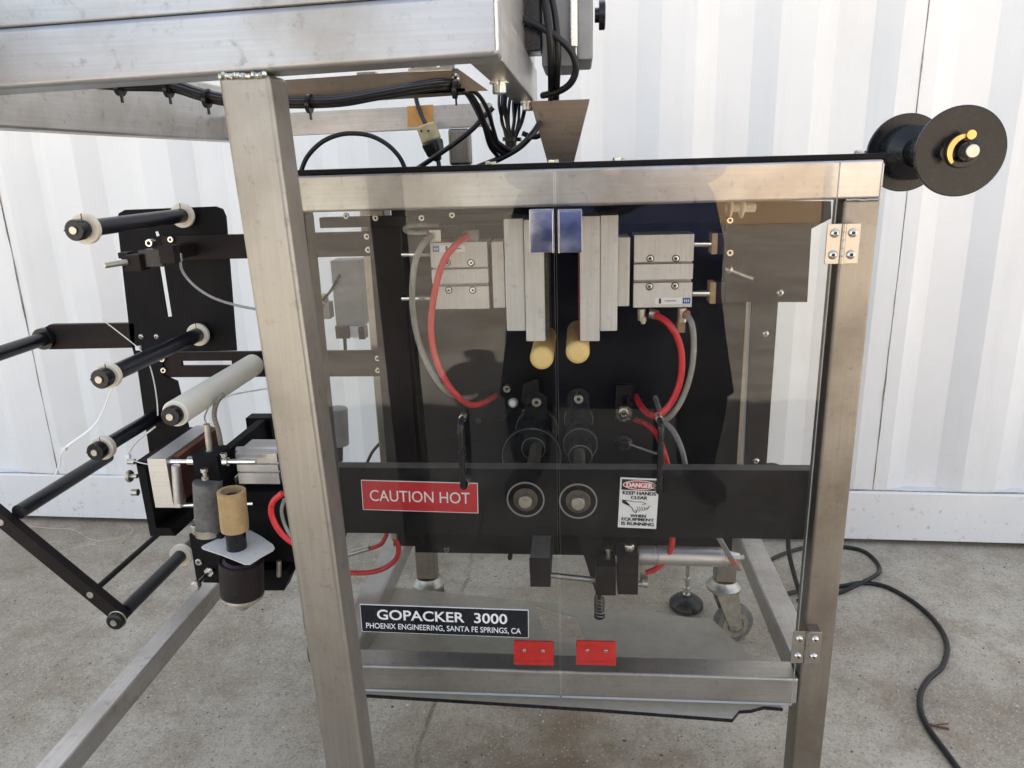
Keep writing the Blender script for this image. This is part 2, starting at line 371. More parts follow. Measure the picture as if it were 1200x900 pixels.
for x0, x1, y0, y1 in ((-big, big, -big, -2), (-big, big, 3.4, big), (-big, -3.5, -2, 3.4), (2.9, big, -2, 3.4)):
    b.face([(x0, y0, FLOOR-.001), (x1, y0, FLOOR-.001), (x1, y1, FLOOR-.001), (x0, y1, FLOOR-.001)])
obj('ground', b, kind='structure', smooth=False)

# ------------------------------------------------------------------ shipping container
WA, WB = atz(95, 606, FLOOR+.018), atz(1100, 634, FLOOR+.018)
wd = (WB-WA); wd.z = 0; wd.normalize(); wn = Vector((wd.y, -wd.x, 0))   # wn points at the camera
def wpt(t, d=0, z=0): return Vector((WA.x, WA.y, 0)) + wd*t - wn*d + Vector((0, 0, z))   # d = depth behind the rail face
def wt(px, py, d=0):
    r = ray(px, py); a = wpt(0, d); k = a.dot(wn)/r.dot(wn); return (r*k-a).dot(wd)
RAILTOP = (wpt(0).dot(wn)/ray(600, 568).dot(wn)*ray(600, 568)).z
cont = thing('shipping_container', 'white corrugated steel shipping container wall standing on the concrete behind the machine', 'shipping container', wpt(.3, .04, FLOOR))
p1 = wt(140, 150, .03); p2 = wt(882, 90, .03)   # two shaded flanks, six pitches apart
PITCH_ = (p2-p1)/6
def prof(t):   # corrugation depth behind the rail face
    u = ((t-p1)/PITCH_) % 1.0
    if u < .20: return .012+.036*(1-u/.20)
    if u < .5: return .012
    if u < .70: return .012+.036*(u-.5)/.20
    return .048
seams = [wt(38, 400, .02), wt(1053, 300, .02)]
def wall_panel(t0, t1):
    br = [t0, t1]
    k0 = int((t0-p1)/PITCH_)-2
    for k in range(k0, k0+60):
        for u in (0, .20, .5, .70):
            t = p1+(k+u)*PITCH_
            for e in (-.0018, .0018):
                if t0 < t+e < t1: br.append(t+e)
    br = sorted(br)
    for s_ in seams: pass
    pts = [(t, prof(t)) for t in br]
    pts = [(t, .012 if min(abs(t-s_) for s_ in seams) < .07 else d) for t, d in pts]
    b = B(PNT); nz = 28; top = 1.72
    rows = []
    for j in range(nz):
        z = RAILTOP + (top-RAILTOP)*j/(nz-1)
        rows.append([b.bm.verts.new(wpt(t, d+.003*math.sin(t*7+z*5)*math.sin(z*3+t), z)) for t, d in pts])
    for r0, r1 in zip(rows, rows[1:]):
        for k in range(len(pts)-1): b.bm.faces.new((r0[k], r0[k+1], r1[k+1], r1[k]))
    return b
edges = [-3.2, seams[0], seams[1], 5.2]
for t0, t1 in zip(edges, edges[1:]): obj('wall_panel', wall_panel(t0+.0012, t1-.0012), cont, norm=False, sharp=20)
for s_ in seams:
    b = B(RSTL)
    pts = [wpt(s_+random.uniform(-.0012, .0012), .0105, RAILTOP+.005+.06*i) for i in range(44)]
    b.tube(pts, lambda t: .0011+.0010*math.sin(t*90)*math.sin(t*37), 6, 3)
    obj('weld_seam', b, cont)
b = B(PNT)
b.prism([wpt(-3.2, 0, FLOOR+.018), wpt(-3.2, 0, RAILTOP-.004), wpt(-3.2, .004, RAILTOP), wpt(-3.2, .06, RAILTOP), wpt(-3.2, .06, FLOOR+.018)], wd*8.4)
obj('bottom_rail', b, cont)
b = B(RSTL)
pts = [wpt(-3.2+.11*i, .008+random.uniform(-.002, .004), RAILTOP+random.uniform(-.0015, .003)) for i in range(77)]
b.tube(pts, lambda t: .0012+.0018*abs(math.sin(t*170)*math.sin(t*61)), 6, 3); obj('rusty_joint', b, cont, label='rusty cracked joint above the bottom rail')
# body behind the face so the container has depth
b = B(PNT); b.prism([wpt(-3.2, .07, FLOOR+.018), wpt(5.2, .07, FLOOR+.018), wpt(5.2, 2.4, FLOOR+.018), wpt(-3.2, 2.4, FLOOR+.018)], (0, 0, 2.9)); obj('container_body', b, cont)

# ------------------------------------------------------------------ packing machine: frame
pm = thing('packing_machine', 'stainless steel packing machine with clear double doors and black film rollers at its left', 'packing machine', (0, 1.35, FLOOR))
F = 1.10; T = .0487; XR = .411; XL = -.451; YR = 1.72; ZT = -.0085; ZB = -.886
def rail(name, x0, x1, y0, y1, z0, z1, mat, parent=pm, bev=.0045, label=None):
    b = B(mat); b.box(x0, x1, y0, y1, z0, z1, bev, 3); return obj(name, b, parent, label)
rail('top_rail', XL, XR, F, F+T, ZT-.0525, ZT, SX, label='front top rail behind the clear doors')
rail('steel_post', XR-T, XR, F, F+T, -1.06, ZT-.053, SZD, label='brown stained front post at the right with the door hinges')
rail('steel_post', XL, XL+T, F, F+T, -1.06, ZT-.053, SZD)
rail('bottom_rail', XL+T+.0005, XR-T-.0005, F+.0004, F+T, ZB, ZB+.051, SX, label='front bottom rail with the red catches')
for x0 in (XL, XR-T):
    rail('side_rail', x0+.0003, x0+T-.0003, F+T+.0003, YR, ZB, ZB+.051, SY_)
    rail('side_rail', x0+.0003, x0+T-.0003, F+T+.0003, YR, ZT-.052, ZT-.0005, SY_)
rail('rear_rail', XL, XR, YR+.0003, YR+.0487, ZB, ZB+.051, SX); rail('rear_rail', XL, XR, YR+.0003, YR+.0487, ZT-.052, ZT-.0005, SX)
rail('rear_post', -.414, -.365, YR-.0492, YR-.0002, -1.008, -.40, SZD); rail('rear_post', .330, .379, YR-.0492, YR-.0002, -1.0, -.07, SZD)
rail('middle_post', -.411, -.3625, 1.42, 1.469, -.73, ZT-.053, SZT, label='light stained post at the left inside the machine')
b = B(SX)   # weld beads at the right top corner
b.tube([(XR-T+.002+i*.0045, F-.0006+random.uniform(-.0006, .0002), ZT-.0532+random.uniform(-.0006, .0006)) for i in range(11)], .0013, 8, 3)
b.tube([(XR-.0015, F+.0006, ZT-.006-i*.0045+random.uniform(-.0006, .0006)) for i in range(11)], .0015, 8, 3); obj('weld_bead', b, pm)
# floor fittings
def caster(xc, yc, zp, ang):
    b = B(ZNC); b.lathe((xc, yc, zp-.030), ZP, [(0, .034), (.004, .042), (.012, .043), (.018, .038), (.022, .034), (.030, .031)], 28)
    r = obj('caster', b, pm)
    dx, dy = math.cos(ang), math.sin(ang); zc = FLOOR+.051; ox, oy = dx*.03, dy*.03
    nx, ny = -dy, dx
    b = B(ZNC)
    for s_ in (-1, 1):
        o_ = Vector((nx, ny, 0))*s_*.019
        b.prism([Vector((xc-dx*.028, yc-dy*.028, zp-.028))+o_, Vector((xc+dx*.03, yc+dy*.03, zp-.028))+o_, Vector((xc+ox+dx*.016, yc+oy+dy*.016, zc-.008))+o_, Vector((xc+ox-dx*.016, yc+oy-dy*.016, zc-.008))+o_], Vector((nx, ny, 0))*.003*s_)
    b.cyl((xc+ox-nx*.028, yc+oy-ny*.028, zc), (xc+ox+nx*.028, yc+oy+ny*.028, zc), .008)
    obj('fork', b, r)
    b = B(GRB); b.lathe((xc+ox-nx*.015, yc+oy-ny*.015, zc), (nx, ny, 0), [(0, .038), (.002, .048), (.006, .0505), (.024, .0505), (.028, .048), (.03, .038)], 36)
    b.m(ZNC); b.ring((xc+ox-nx*.0165, yc+oy-ny*.0165, zc), (nx, ny, 0), .034, .022, .002, 30); b.ring((xc+ox+nx*.0145, yc+oy+ny*.0145, zc), (nx, ny, 0), .034, .022, .002, 30)
    obj('wheel', b, r)
    return r
caster(-.389, YR-.024, -1.009, rad(-10)); caster(.355, YR-.024, -1.001, rad(15))
caster(.387, 1.125, -1.061, rad(200)); caster(-.427, 1.125, -1.061, rad(200))
q = atz(804, 712, FLOOR)
b = B(BLP); b.lathe((q.x, q.y, FLOOR), ZP, [(0, .040), (.006, .046), (.018, .045), (.03, .034), (.038, .018), (.042, .012)], 28)
b.m(SCR); b.cyl((q.x, q.y, FLOOR+.03), (q.x, q.y, -.86), .0055)
for z_ in (.035, .055, .085): b.lathe((q.x, q.y, FLOOR+z_), ZP, [(0, .011), (.008, .011)], 6)
obj('levelling_foot', b, pm)
# top sheet and its nuts
b = B(BLK); b.box(XL+.012, XR+.002, F+.002, YR+.04, ZT+.0003, ZT+.0075, .001); tp = obj('top_sheet', b, pm)
for px in (575, 648, 725, 1008):
    c = at(px, 186, F+.03); b = B(SCR); b.lathe((c.x, F+.03, ZT+.0076), ZP, [(0, .0085), (.0035, .0085), (.0045, .007)], 6); obj('nut', b, tp)
# dusty cracked sheet under the bottom rails
ZP_ = -.8935
def pz(px, py): q = atz(px, py, ZP_); return (q.x, q.y)
outer = [pz(453, 688), pz(835, 727), pz(884, 774), pz(904, 800), pz(917, 831), pz(895, 829), pz(880, 833), pz(866, 834), pz(858, 844), pz(780, 838), pz(700, 832), pz(560, 823), pz(380, 812), pz(395, 760)]
hole = [pz(627, 709), pz(677, 724), pz(688, 756), pz(641, 752)]
b = B(PAN); b.holed(outer, [hole], (0, 0, ZP_), (1, 0, 0), (0, 1, 0), .004)
b.m(BLP)
pp = [Vector((*q, ZP_)) for q in outer[4:13]]
for a_, c_ in zip(pp, pp[1:]): b.bar(a_+Vector((0, -.0012, 0)), c_+Vector((0, -.0012, 0)), (0, 1, 0), (0, 0, 1), .0022, .0052)
obj('cracked_bottom_sheet', b, pm, label='dusty clear bottom sheet with a jagged broken front edge')

# ------------------------------------------------------------------ black cross bar with signs
YB = F+T+.004
Xa, Xb = -.44, .3615
zt = at(670, 550, YB).z; zb = at(670, 628.5, YB).z
b = B(BLK); Xb = .4; b.box(Xa, Xb, YB, YB+.024, zb, zt, .0012); bar = obj('cross_bar', b, pm, label='black cross bar carrying the warning signs')
b = B(simple('lit_black', (.085, .08, .075), .7, 0, .3, 60)); b.box(Xa+.001, Xb-.001, YB+.001, YB+.023, zt+.0001, zt+.0009, 0); obj('lit_top_edge', b, bar)  # paler strip paints the bar's top face as lit by the sky
HUBM = simple('dark_bronze', (.13, .11, .095), .4, .8, .25, 80)
def seal_hub(px, py):
    c = at(px, py, YB); r = pxm(YB, 585)
    b = B(ENC); b.ring(c+Vector((0, -.0022, 0)), (0, 1, 0), 22.3*r, 20.7*r, .002, 48)
    b.m(BLK); b.cyl(c+Vector((0, -.0009, 0)), c+Vector((0, .0005, 0)), 20.5*r, seg=36)
    b.m(HUBM); b.lathe(c+Vector((0, .0002, 0)), YM, [(0, 14.5*r), (.003, 14.5*r), (.004, 13.5*r), (.004, 8*r)], 32)
    b.m(ZNC); b.lathe(c+Vector((0, .0002, 0)), YM, [(0, 8*r), (.013, 8*r), (.0145, 7*r)], 28)
    obj('shaft_end', b, bar); return c
cL = seal_hub(616, 585); cR = seal_hub(677.5, 587)
def plate_frame(P, Y, lift=0.0):   # four photo corners TL TR BR BL -> centre, axes, W, H of the upright plate
    q = [at(x, y, Y) for x, y in P]
    W = ((q[1]-q[0]).length+(q[2]-q[3]).length)/2; H = ((q[3]-q[0]).length+(q[2]-q[1]).length)/2
    c = (q[0]+q[1]+q[2]+q[3])/4; ux = (q[1]-q[0]+q[2]-q[3]).normalized(); uy = Vector((-ux.z, 0, ux.x)); return c, ux, uy, W, H
# CAUTION HOT
Y0 = YB-.0028
c, ux, uy, W, H = plate_frame([(424.5, 562), (560.5, 566.5), (560, 601), (424, 597.5)], Y0)
b = B(WPR); b.bar(c-ux*W/2, c+ux*W/2, uy, YM, H, .0014)
b.m(REDS); b.bar(c-ux*(W/2-.0012)+YM*.0003, c+ux*(W/2-.0012)+YM*.0003, uy, YM, H-.0024, .0014)
b.m(WPR); b.text('CAUTION HOT', 0, 0, 0, W*.86, H*.37, .0, c+YM*.0013-ux*W*.0, ux, uy)
obj('caution_sign', b, bar, label='red caution hot sign')
# DANGER sticker
c, ux, uy, W, H = plate_frame([(726.5, 559.5), (771.5, 561), (770, 620), (724.5, 617.5)], Y0)
b = B(WST); b.bar(c-ux*W/2, c+ux*W/2, uy, YM, H, .0008)
def L(x, y, k=0): return c+ux*(x*W)+uy*(y*H)+YM*(.0006+.0002*k)
b.m(INK); b.face([L(-.46, .26, 1), L(.46, .26, 1), L(.46, .47, 1), L(-.46, .47, 1)])
def ell(cx_, cy_, rx, ry, k): return [L(cx_+rx*math.cos(2*math.pi*i/36), cy_+ry*math.sin(2*math.pi*i/36), k) for i in range(36)]
b.m(WST); b.face(ell(0, .365, .43, .093, 2)); b.m(RPR); b.face(ell(0, .365, .405, .078, 3))
b.m(WPR); [b.text('DANGER', 0, 0, 0, W*.66, H*.092, .01, L(dx_, .365, 4+dx_*20), ux, uy) for dx_ in (-.008, .008)]
b.m(INK)
for t_, yy, ww, hh in (('KEEP HANDS', .205, .86, .068), ('CLEAR', .115, .42, .062), ('WHEN', -.25, .40, .058), ('EQUIPMENT', -.328, .84, .066), ('IS RUNNING', -.412, .84, .066)):
    for dx_ in (-.006, .006): b.text(t_, 0, 0, 0, W*ww, H*hh*1.05, .008, L(0.01+dx_, yy, 2+dx_*20), ux, uy)
def stroke(pts, w_):
    for (x0, y0), (x1, y1) in zip(pts, pts[1:]):
        a0, a1 = L(x0, y0, 2), L(x1, y1, 2); d = (a1-a0).normalized(); s_ = d.cross(YM)*w_; b.face([a0-s_, a1-s_, a1+s_, a0+s_])
b.face([L(-.42, .07, 2), L(-.34, .05, 2), L(-.22, -.03, 2), L(-.25, -.055, 2), L(-.42, .0, 2)])
stroke([(-.36, .06), (-.1, .03), (.08, .035), (.2, .0), (.1, -.02)], .0005)
stroke([(-.28, -.03), (-.16, -.09), (-.12, -.15), (-.06, -.19), (-.03, -.17), (-.06, -.13)], .0007)
for i in range(4): stroke([(-.03+.06*i, -.06-.0*i), (.0+.06*i, -.11), (-.04+.06*i, -.17+.01*i)], .0005)
for i in range(3): stroke([(.16+.04*i, -.12), (.26+.02*i, -.07+.02*i)], .0004)
obj('danger_sticker', b, bar, label='white danger keep hands clear sticker', smooth=False)

# ------------------------------------------------------------------ doors
YG = 1.080
def door(x0, x1, lab):
    z0, z1 = -.8795*YG/1.09, -.0115
    b = B(GLS); b.box(x0, x1, YG, YG+.0055, z0, z1)
    b.m(EDG)
    b.bm.faces.ensure_lookup_table()
    for f in b.bm.faces:
        n_ = f.normal
        f.normal_update()
        if abs(f.normal.y) < .5: f.material_index = 1
    return obj('clear_door', b, pm, lab, smooth=False)
xs_ = at(653.3, 500, YG).x
dl = door(-.445, xs_-.0016, 'left clear acrylic door with the name plate')
dr = door(xs_+.0016, at(981, 240, YG).x, 'right clear acrylic door with two steel hinges')
def handle(px0, py0, py1, par):
    a, c_ = at(px0, py0, YG), at(px0+1, py1, YG); o_ = Vector((0, -.034, 0))
    b = B(BLP); x = a.x
    b.tube([(x, YG-.001, a.z), (x, YG-.020, a.z), (x, YG-.031, a.z-.003), (x, YG-.034, a.z-.011), (x, YG-.034, (a.z+c_.z)/2), (x, YG-.034, c_.z+.011), (x, YG-.031, c_.z+.003), (x, YG-.020, c_.z), (x, YG-.001, c_.z)], .0046, 14, 5)
    h = obj('handle', b, par)
    for p_ in (a, c_):
        b = B(SCR); b.cyl((x, YG-.0095, p_.z), (x, YG-.0002, p_.z), .0058, seg=18); obj('handle_foot', b, h)
handle(543, 488, 563, dl); handle(772, 489, 568, dr)
# name plate on the left door
c, ux, uy, W, H = plate_frame([(421.5, 708), (619.5, 714.5), (619.5, 747.5), (424.5, 739.5)], YG-.0022)
b = B(WPR); b.bar(c-ux*W/2, c+ux*W/2, uy, YM, H, .0018)
b.m(NPL); b.bar(c-ux*(W/2-.0009)+YM*.0003, c+ux*(W/2-.0009)+YM*.0003, uy, YM, H-.0018, .0018)
b.m(WPR); b.text('GOPACKER  3000', 0, 0, 0, W*.775, H*.37, .018, c+uy*H*.16+YM*.0016-ux*W*.012, ux, uy)
b.text('PHOENIX ENGINEERING, SANTA FE SPRINGS, CA', 0, 0, 0, W*.925, H*.235, .008, c-uy*H*.27+YM*.0016-ux*W*.008, ux, uy)
obj('name_plate', b, dl, label='black name plate with white lettering')
# hinges
HNG = simple('hinge_steel', (.42, .40, .37), .34, 1, .12, 50)
def hinge(px, py, wpx, hpx):
    Y = YG-.0012; X0, X1, Z0, Z1 = R4(px-wpx/2, py-hpx/2, px+wpx/2, py+hpx/2, Y); xm = (X0+X1)/2; zm = (Z0+Z1)/2
    b = B(HNG); b.box(X0, xm-.003, Y-.002, Y, Z0, Z1, .0006); b.box(xm+.003, X1, Y-.002, Y, Z0, Z1, .0006)
    n_ = 5
    for k in range(n_):
        z0 = Z0+(Z1-Z0)*k/n_; b.cyl((xm, Y-.002, z0+.0003), (xm, Y-.002, z0+(Z1-Z0)/n_-.0003), .0032, seg=14)
    b.m(SZD); b.box(xm+.004, X1-.001, Y+.0005, F-.0002, Z0+.002, Z1-.002)
    h = obj('hinge', b, pm)
    for sx in (-1, 1):
        for sz in (-1, 1):
            b = B(SCR); button(b, (xm+sx*(X1-X0)*.27, Y-.0021, zm+sz*(Z1-Z0)*.27), .0062, SCR, DRK); obj('screw', b, h)
hinge(987, 285.5, 39, 47); hinge(944.5, 758, 34, 37)
# chrome latches
for (x0, x1, fl) in ((620.5, 649.5, 1), (654, 682, -1)):
    Y = YG-.016; X0, X1, Z0, Z1 = R4(x0, 247, x1, 296, Y)
    b = B(BLUP); b.box(X0, X1, Y, Y+.0022, Z0, Z1, .0006)
    xe = X1 if fl > 0 else X0
    b.box(xe-.0012-.0012*fl, xe+.0012-.0012*fl, Y-.007, YG-.0002, Z0, Z1, .0004)
    b.box(X0, X1, Y, YG-.0002, Z1, Z1+.0018, .0004)
    obj('latch', b, dl if fl > 0 else dr)
b = B(DRK)
for k in range(4): b.box(xs_-.003, xs_+.003, YG-.012, YG-.006, at(652, 252+12*k, YG).z-.0035, at(652, 252+12*k, YG).z)
b.box(xs_-.0013, xs_+.0013, YG-.009, YG-.006, at(652, 296, YG).z, at(652, 250, YG).z); obj('latch_pin', b, dl)
# red catches
for x0 in (602, 675):
    b = B(REDP); X0, X1, Z0, Z1 = R4(x0, 757, x0+47, 780, YG+.006)
    b.box(X0, X1, YG+.0062, F-.0003, Z0, Z1, .0012)
    b.box(X0+.001, X1-.001, YG+.0062, YG+.0105, Z1, Z1+.008, .0005)
    b.m(RPR); b.box(X0+.002, X1-.002, YG+.0058, YG+.0064, Z0+.0075, Z0+.0087)
    cc = obj('catch', b, dl if x0 < 650 else dr, label='red plastic catch')
    for k in (.28, .74):
        b = B(SCR); screw(b, (X0+(X1-X0)*k, YG-.0003, Z1-.004), .0028, SCR, DRK); obj('screw', b, cc)

# ------------------------------------------------------------------ inside: back plate and brackets
YP = 1.40
X0, X1, Z0, Z1 = R4(470, 230, 880, 648, YP)
b = B(BLK); b.box(-.345, .305, YP, YP+.012, at(575, 649, YP).z, at(575, 236, YP).z, .001); bp = obj('back_plate', b, pm, label='black back plate')
b = B(BLB); rbox(b, 446, 266, 483, 640, YP-.04, .039); obj('side_bracket', b, pm)
b = B(BLB); rbox(b, 374, 252, 640, 264.5, 1.30, .02); tb = obj('upper_bar', b, pm, label='black upper bar inside the machine')
for px, py in ((406, 253), (440.5, 255.5), (494.5, 255.5), (530, 252)):
    b = B(SCR); screw(b, at(px, py, 1.30), .0052, SCR, DRK); obj('screw', b, tb)
b = B(BLK); rbox(b, 640, 236, 850, 262, 1.30, .02); obj('upper_bar', b, pm)
def hstrap(x0, y0, x1, y1, Y, slots=(), scr=(), lab=None):
    X0, X1 = at(x0, y0, Y).x, at(x1, y0, Y).x; Z1 = at(x1, y0, Y).z; Z0 = at(x1, y1, Y).z
    loops = []
    for s in slots:
        a, c_ = at(s[0], s[1], Y), at(s[2], s[3], Y); loops.append([(a.x, c_.z), (c_.x, c_.z), (c_.x, a.z), (a.x, a.z)])
    b = B(BLB); b.holed([(X0, Z0), (X1, Z0), (X1, Z1), (X0, Z1)], loops, (0, Y+.004, 0), (1, 0, 0), (0, 0, 1), .008)
    o = obj('strap_bar', b, pm, label=lab)
    for px, py in scr:
        b = B(SCR); screw(b, at(px, py, Y), .0058, SCR, DRK); obj('screw', b, o)
hstrap(188, 271, 446, 300, 1.385, scr=((430.5, 277), (432, 292.5)))
hstrap(186, 411, 457, 441, 1.395, slots=((212, 423, 272, 428.5),), scr=((443, 419.5), (443.5, 433.5)))
b = B(SCR)
for px, py in ((191, 420.5), (192.5, 433.5)): screw(b, at(px, py, 1.394), .0058, SCR, DRK)
obj('screw', b, pm)
# right hand bracket and strap
b = B(BLB); q = [at(x, y, 1.36) for x, y in ((850, 236), (974, 236), (974, 256), (951, 268), (946, 354), (850, 354))]; b.prism(q, (0, .02, 0)); rbk = obj('right_bracket', b, pm, label='brown black bracket plate at the upper right')
for px, py in ((914, 343), (855, 258), (855, 296)):
    b = B(SCR); button(b, at(px, py, 1.36), .0068, SCR, DRK) if px > 900 else screw(b, at(px, py, 1.36), .006, SCR, DRK); obj('screw', b, rbk)
b = B(BLB); q = [at(x, y, 1.37) for x, y in ((882, 352), (912, 352), (898, 549), (873, 549))]; b.prism(q, (0, .012, 0)); st_ = obj('right_strap', b, pm)
for px, py in ((897, 391), (886, 540)):
    b = B(SCR); button(b, at(px, py, 1.37), .0062, SCR, DRK); obj('screw', b, st_)
b = B(ALM); q = [at(x, y, 1.385) for x, y in ((881, 354), (889, 354), (880, 548), (872, 548))]; b.prism(q, (0, .03, 0)); obj('light_edge_bar', b, pm)
b = B(NYL)
for x0 in (852, 866): b.lathe(at(x0, 243, 1.33), XP, [(0, .012), (.003, .018), (.006, .018), (.009, .010)], 28)
b.cyl(at(845, 243, 1.33), at(885, 243, 1.33), .008); obj('nylon_guide', b, pm)
b = B(ZNC); b.cyl(at(852, 315, 1.35), at(882, 327, 1.35), .004); b.lathe(at(850, 314, 1.35), at(860, 318, 1.35)-at(850, 314, 1.35), [(0, .004), (.008, .008), (.012, .006)], 14); obj('spring_rod', b, pm)

# ------------------------------------------------------------------ jaws and air cylinders
def air_block(x0, y0, x1, y1, Y, bolts, D=.06, tag=None):
    X0, X1, Z0, Z1 = R4(x0, y0, x1, y1, Y); h = Z1-Z0
    g = [Z1, Z1-h*.365, Z1-h*.365, Z1-h*.40, Z1-h*.40, Z1-h*.61, Z1-h*.61, Z1-h*.66, Z1-h*.66, Z0]
    dy = [0, 0, .016, .016, 0, 0, .018, .018, 0, 0]
    poly = [Vector((X0, Y+d, z)) for z, d in zip(g, dy)] + [Vector((X0, Y+D, Z0)), Vector((X0, Y+D, Z1))]
    b = B(ALM); b.prism(poly, (X1-X0, 0, 0)); o = obj('air_cylinder', b, pm, label='aluminium air cylinder block with four bolts')
    for px, py in bolts:
        b = B(DRK); b.ring(at(px, py, Y)+YM*.0002, YM, .0062, .0048, .0004, 24); screw(b, at(px, py, Y), .0046, SCR, DRK, h=.0012); obj('bolt', b, o)
    if tag:
        b = B(WST); a, c_ = at(tag[0], tag[1], Y), at(tag[2], tag[3], Y); b.box(a.x, c_.x, Y-.0004, Y+.0002, c_.z, a.z)
        b.m(BPR); e, f_ = at(tag[4], tag[1], Y), at(tag[5], tag[3], Y); b.box(e.x, f_.x, Y-.0007, Y, c_.z+.0005, a.z-.0005)
        b.m(WPR); b.text('III', (e.x+f_.x)/2, (a.z+c_.z)/2, Y-.0009, abs(f_.x-e.x)*.6, abs(a.z-c_.z)*.4, .01)
        b.m(INK); lo, hi = sorted((a.x, c_.x)); w_ = hi-lo
        bx = lo+w_*(.1 if e.x > (a.x+c_.x)/2 else .40)
        b.box(bx, bx+w_*.06, Y-.0006, Y, c_.z+.001, a.z-.001)
        b.box(bx+w_*.16, bx+w_*.48, Y-.0006, Y, (a.z+c_.z)/2-.0006, (a.z+c_.z)/2+.0006)
        obj('maker_sticker', b, o)
    return o
YJ = 1.22
air_block(506, 284, 572, 362, 1.25, ((524, 308), (552, 308), (526, 340), (554, 340)), tag=(507, 288, 545, 295, 507, 515))
air_block(743, 275, 812, 360, 1.25, ((762, 303), (792, 303), (761, 336), (791, 335)), tag=(768, 349, 810, 356, 800, 809))
b = B(BLK); rbox(b, 572, 284, 577, 361, 1.262, .04); obj('cylinder_gap', b, pm); b = B(BLK); rbox(b, 738, 277, 743, 358, 1.262, .04); obj('cylinder_gap', b, pm)
b = B(ALM); rbox(b, 577, 283, 591, 361, 1.245, .06, .0015); obj('cylinder_nose', b, pm)
b = B(ALM); rbox(b, 724, 278, 738, 359, 1.245, .06, .0015); obj('cylinder_nose', b, pm)
for x0, y0, x1, y1, Y in ((592, 256, 614.5, 388, 1.20), (615, 257, 638, 400, 1.195), (679.5, 253, 703, 400, 1.195), (703.5, 252, 724, 388, 1.20)):
    b = B(ALM); rbox(b, x0, y0, x1, y1, Y, .12, .0016); obj('jaw_plate', b, pm)
b = B(simple('charred_seal', (.06, .045, .035), .8, 0, .6, 120, .4)); rbox(b, 638, 296, 643, 395, 1.20, .11); obj('jaw_seal', b, pm, label='charred jaw seal')
b = B(simple('dark_red_seal', (.25, .02, .02), .6)); rbox(b, 677.6, 268, 679.2, 398, 1.20, .11, .0004); obj('jaw_seal', b, pm, label='red jaw seal')
for y_ in (298, 349.5): b = B(CHR); b.cyl(at(471, y_, 1.27), at(508, y_, 1.27), .0048); obj('guide_rod', b, pm)
for y_ in (285.5, 343.5): b = B(CHR); b.cyl(at(811, y_, 1.27), at(842, y_, 1.27), .0062); obj('guide_rod', b, pm)
for x0, y0 in ((834, 273), (832, 331)):
    b = B(TAN); rbox(b, x0, y0, x0+7, y0+25, 1.262, .03); b.m(BLB); rbox(b, x0+7, y0, x0+17, y0+25, 1.262, .03); obj('rod_stop', b, pm)
# push-in air fittings
def fitting(x0, y0, x1, y1, Y, rc, d=(-1, 0, 0), mat=None):
    b = B(mat or ZNC); rbox(b, x0, y0, x1, y1, Y, .014, .0015)
    c_ = at(rc[0], rc[1], Y-.001)+Vector((0, .006, 0)); b.m(ORG); b.lathe(c_, d, [(0, .0068), (.004, .0072), (.006, .006)], 20); return obj('air_fitting', b, pm)
fitting(503, 269, 517, 284, 1.255, (504, 276.5), (-1, -.3, -.3), ZNC)
fitting(545, 270, 561, 284, 1.255, (548, 276), (-1, -.5, -.2), ENC)
b = B(ZNC); b.cyl(at(760, 367, 1.265), at(769, 369, 1.265), .0085); b.cyl(at(752, 362, 1.265), at(752, 375, 1.265), .007); b.lathe(at(754, 371, 1.262), (0, 0, -1), [(0, .006), (.008, .006), (.009, .004), (.012, .004)], 8); b.m(ORG); b.lathe(at(768, 369, 1.264), (1, 0, -.2), [(0, .0085), (.005, .008)], 20); obj('air_fitting', b, pm)
b = B(ZNC); b.cyl(at(799, 361, 1.265), at(799, 377, 1.265), .0075); b.m(ORG); b.lathe(at(803, 368, 1.262), (.7, -.5, -.2), [(0, .008), (.005, .0075)], 20); b.m(TAN); rbox(b, 794, 377, 803, 390, 1.262, .012); obj('air_fitting', b, pm)
# hoses
def hose(name, pts, Y, r, mat, lab=None, par=None, cat=None):
    P = []
    for i, q in enumerate(pts):
        y_ = q[2] if len(q) > 2 else Y; P.append(at(q[0], q[1], y_))
    b = B(mat); b.tube(P, r, 12, 6); return obj(name, b, pm if par is None else par, label=lab)
hose('air_hose', [(505, 276, 1.25), (494, 289), (486, 310), (483, 345), (486, 380), (494, 410), (507, 438), (521, 456), (538, 466, 1.27), (550, 466, 1.32), (558, 463, 1.39)], 1.23, .0052, CLR, 'cloudy grey air hose at the left')
hose('air_hose', [(548, 276, 1.24), (534, 287), (519, 308), (509, 345), (505, 385), (510, 418), (521, 444), (535, 463), (550, 474, 1.26), (566, 472, 1.30), (580, 464, 1.39)], 1.215, .0055, RED, 'red air hose at the left jaw')
hose('air_hose', [(502, 272, 1.27), (488, 273), (476, 271), (476, 266), (490, 264), (515, 264)], 1.30, .004, CLR)
hose('air_hose', [(769, 369, 1.255), (783, 379), (794, 396), (799, 418), (797, 446), (787, 471), (772, 486), (760, 485, 1.27), (750, 474, 1.32), (745, 464, 1.39)], 1.23, .0056, RED, 'red air hose at the right jaw')
hose('air_hose', [(805, 368, 1.255), (811, 381), (813, 405), (810, 435), (801, 464), (789, 484), (779, 491, 1.27), (773, 481, 1.32), (768, 466, 1.39)], 1.24, .005, CLR, 'cloudy grey air hose at the right jaw')
hose('air_hose', [(744, 492, 1.39), (757, 497, 1.34), (769, 508, 1.3), (777, 527), (783, 548), (788, 575), (788, 620), (787, 640), (780, 656), (768, 667), (757, 671)], 1.25, .0052, RED, 'red air hose running down behind the cross bar')
hose('air_hose', [(776, 492, 1.33), (789, 505, 1.3), (799, 527), (805, 553), (815, 590), (835, 625)], 1.27, .005, CLR)
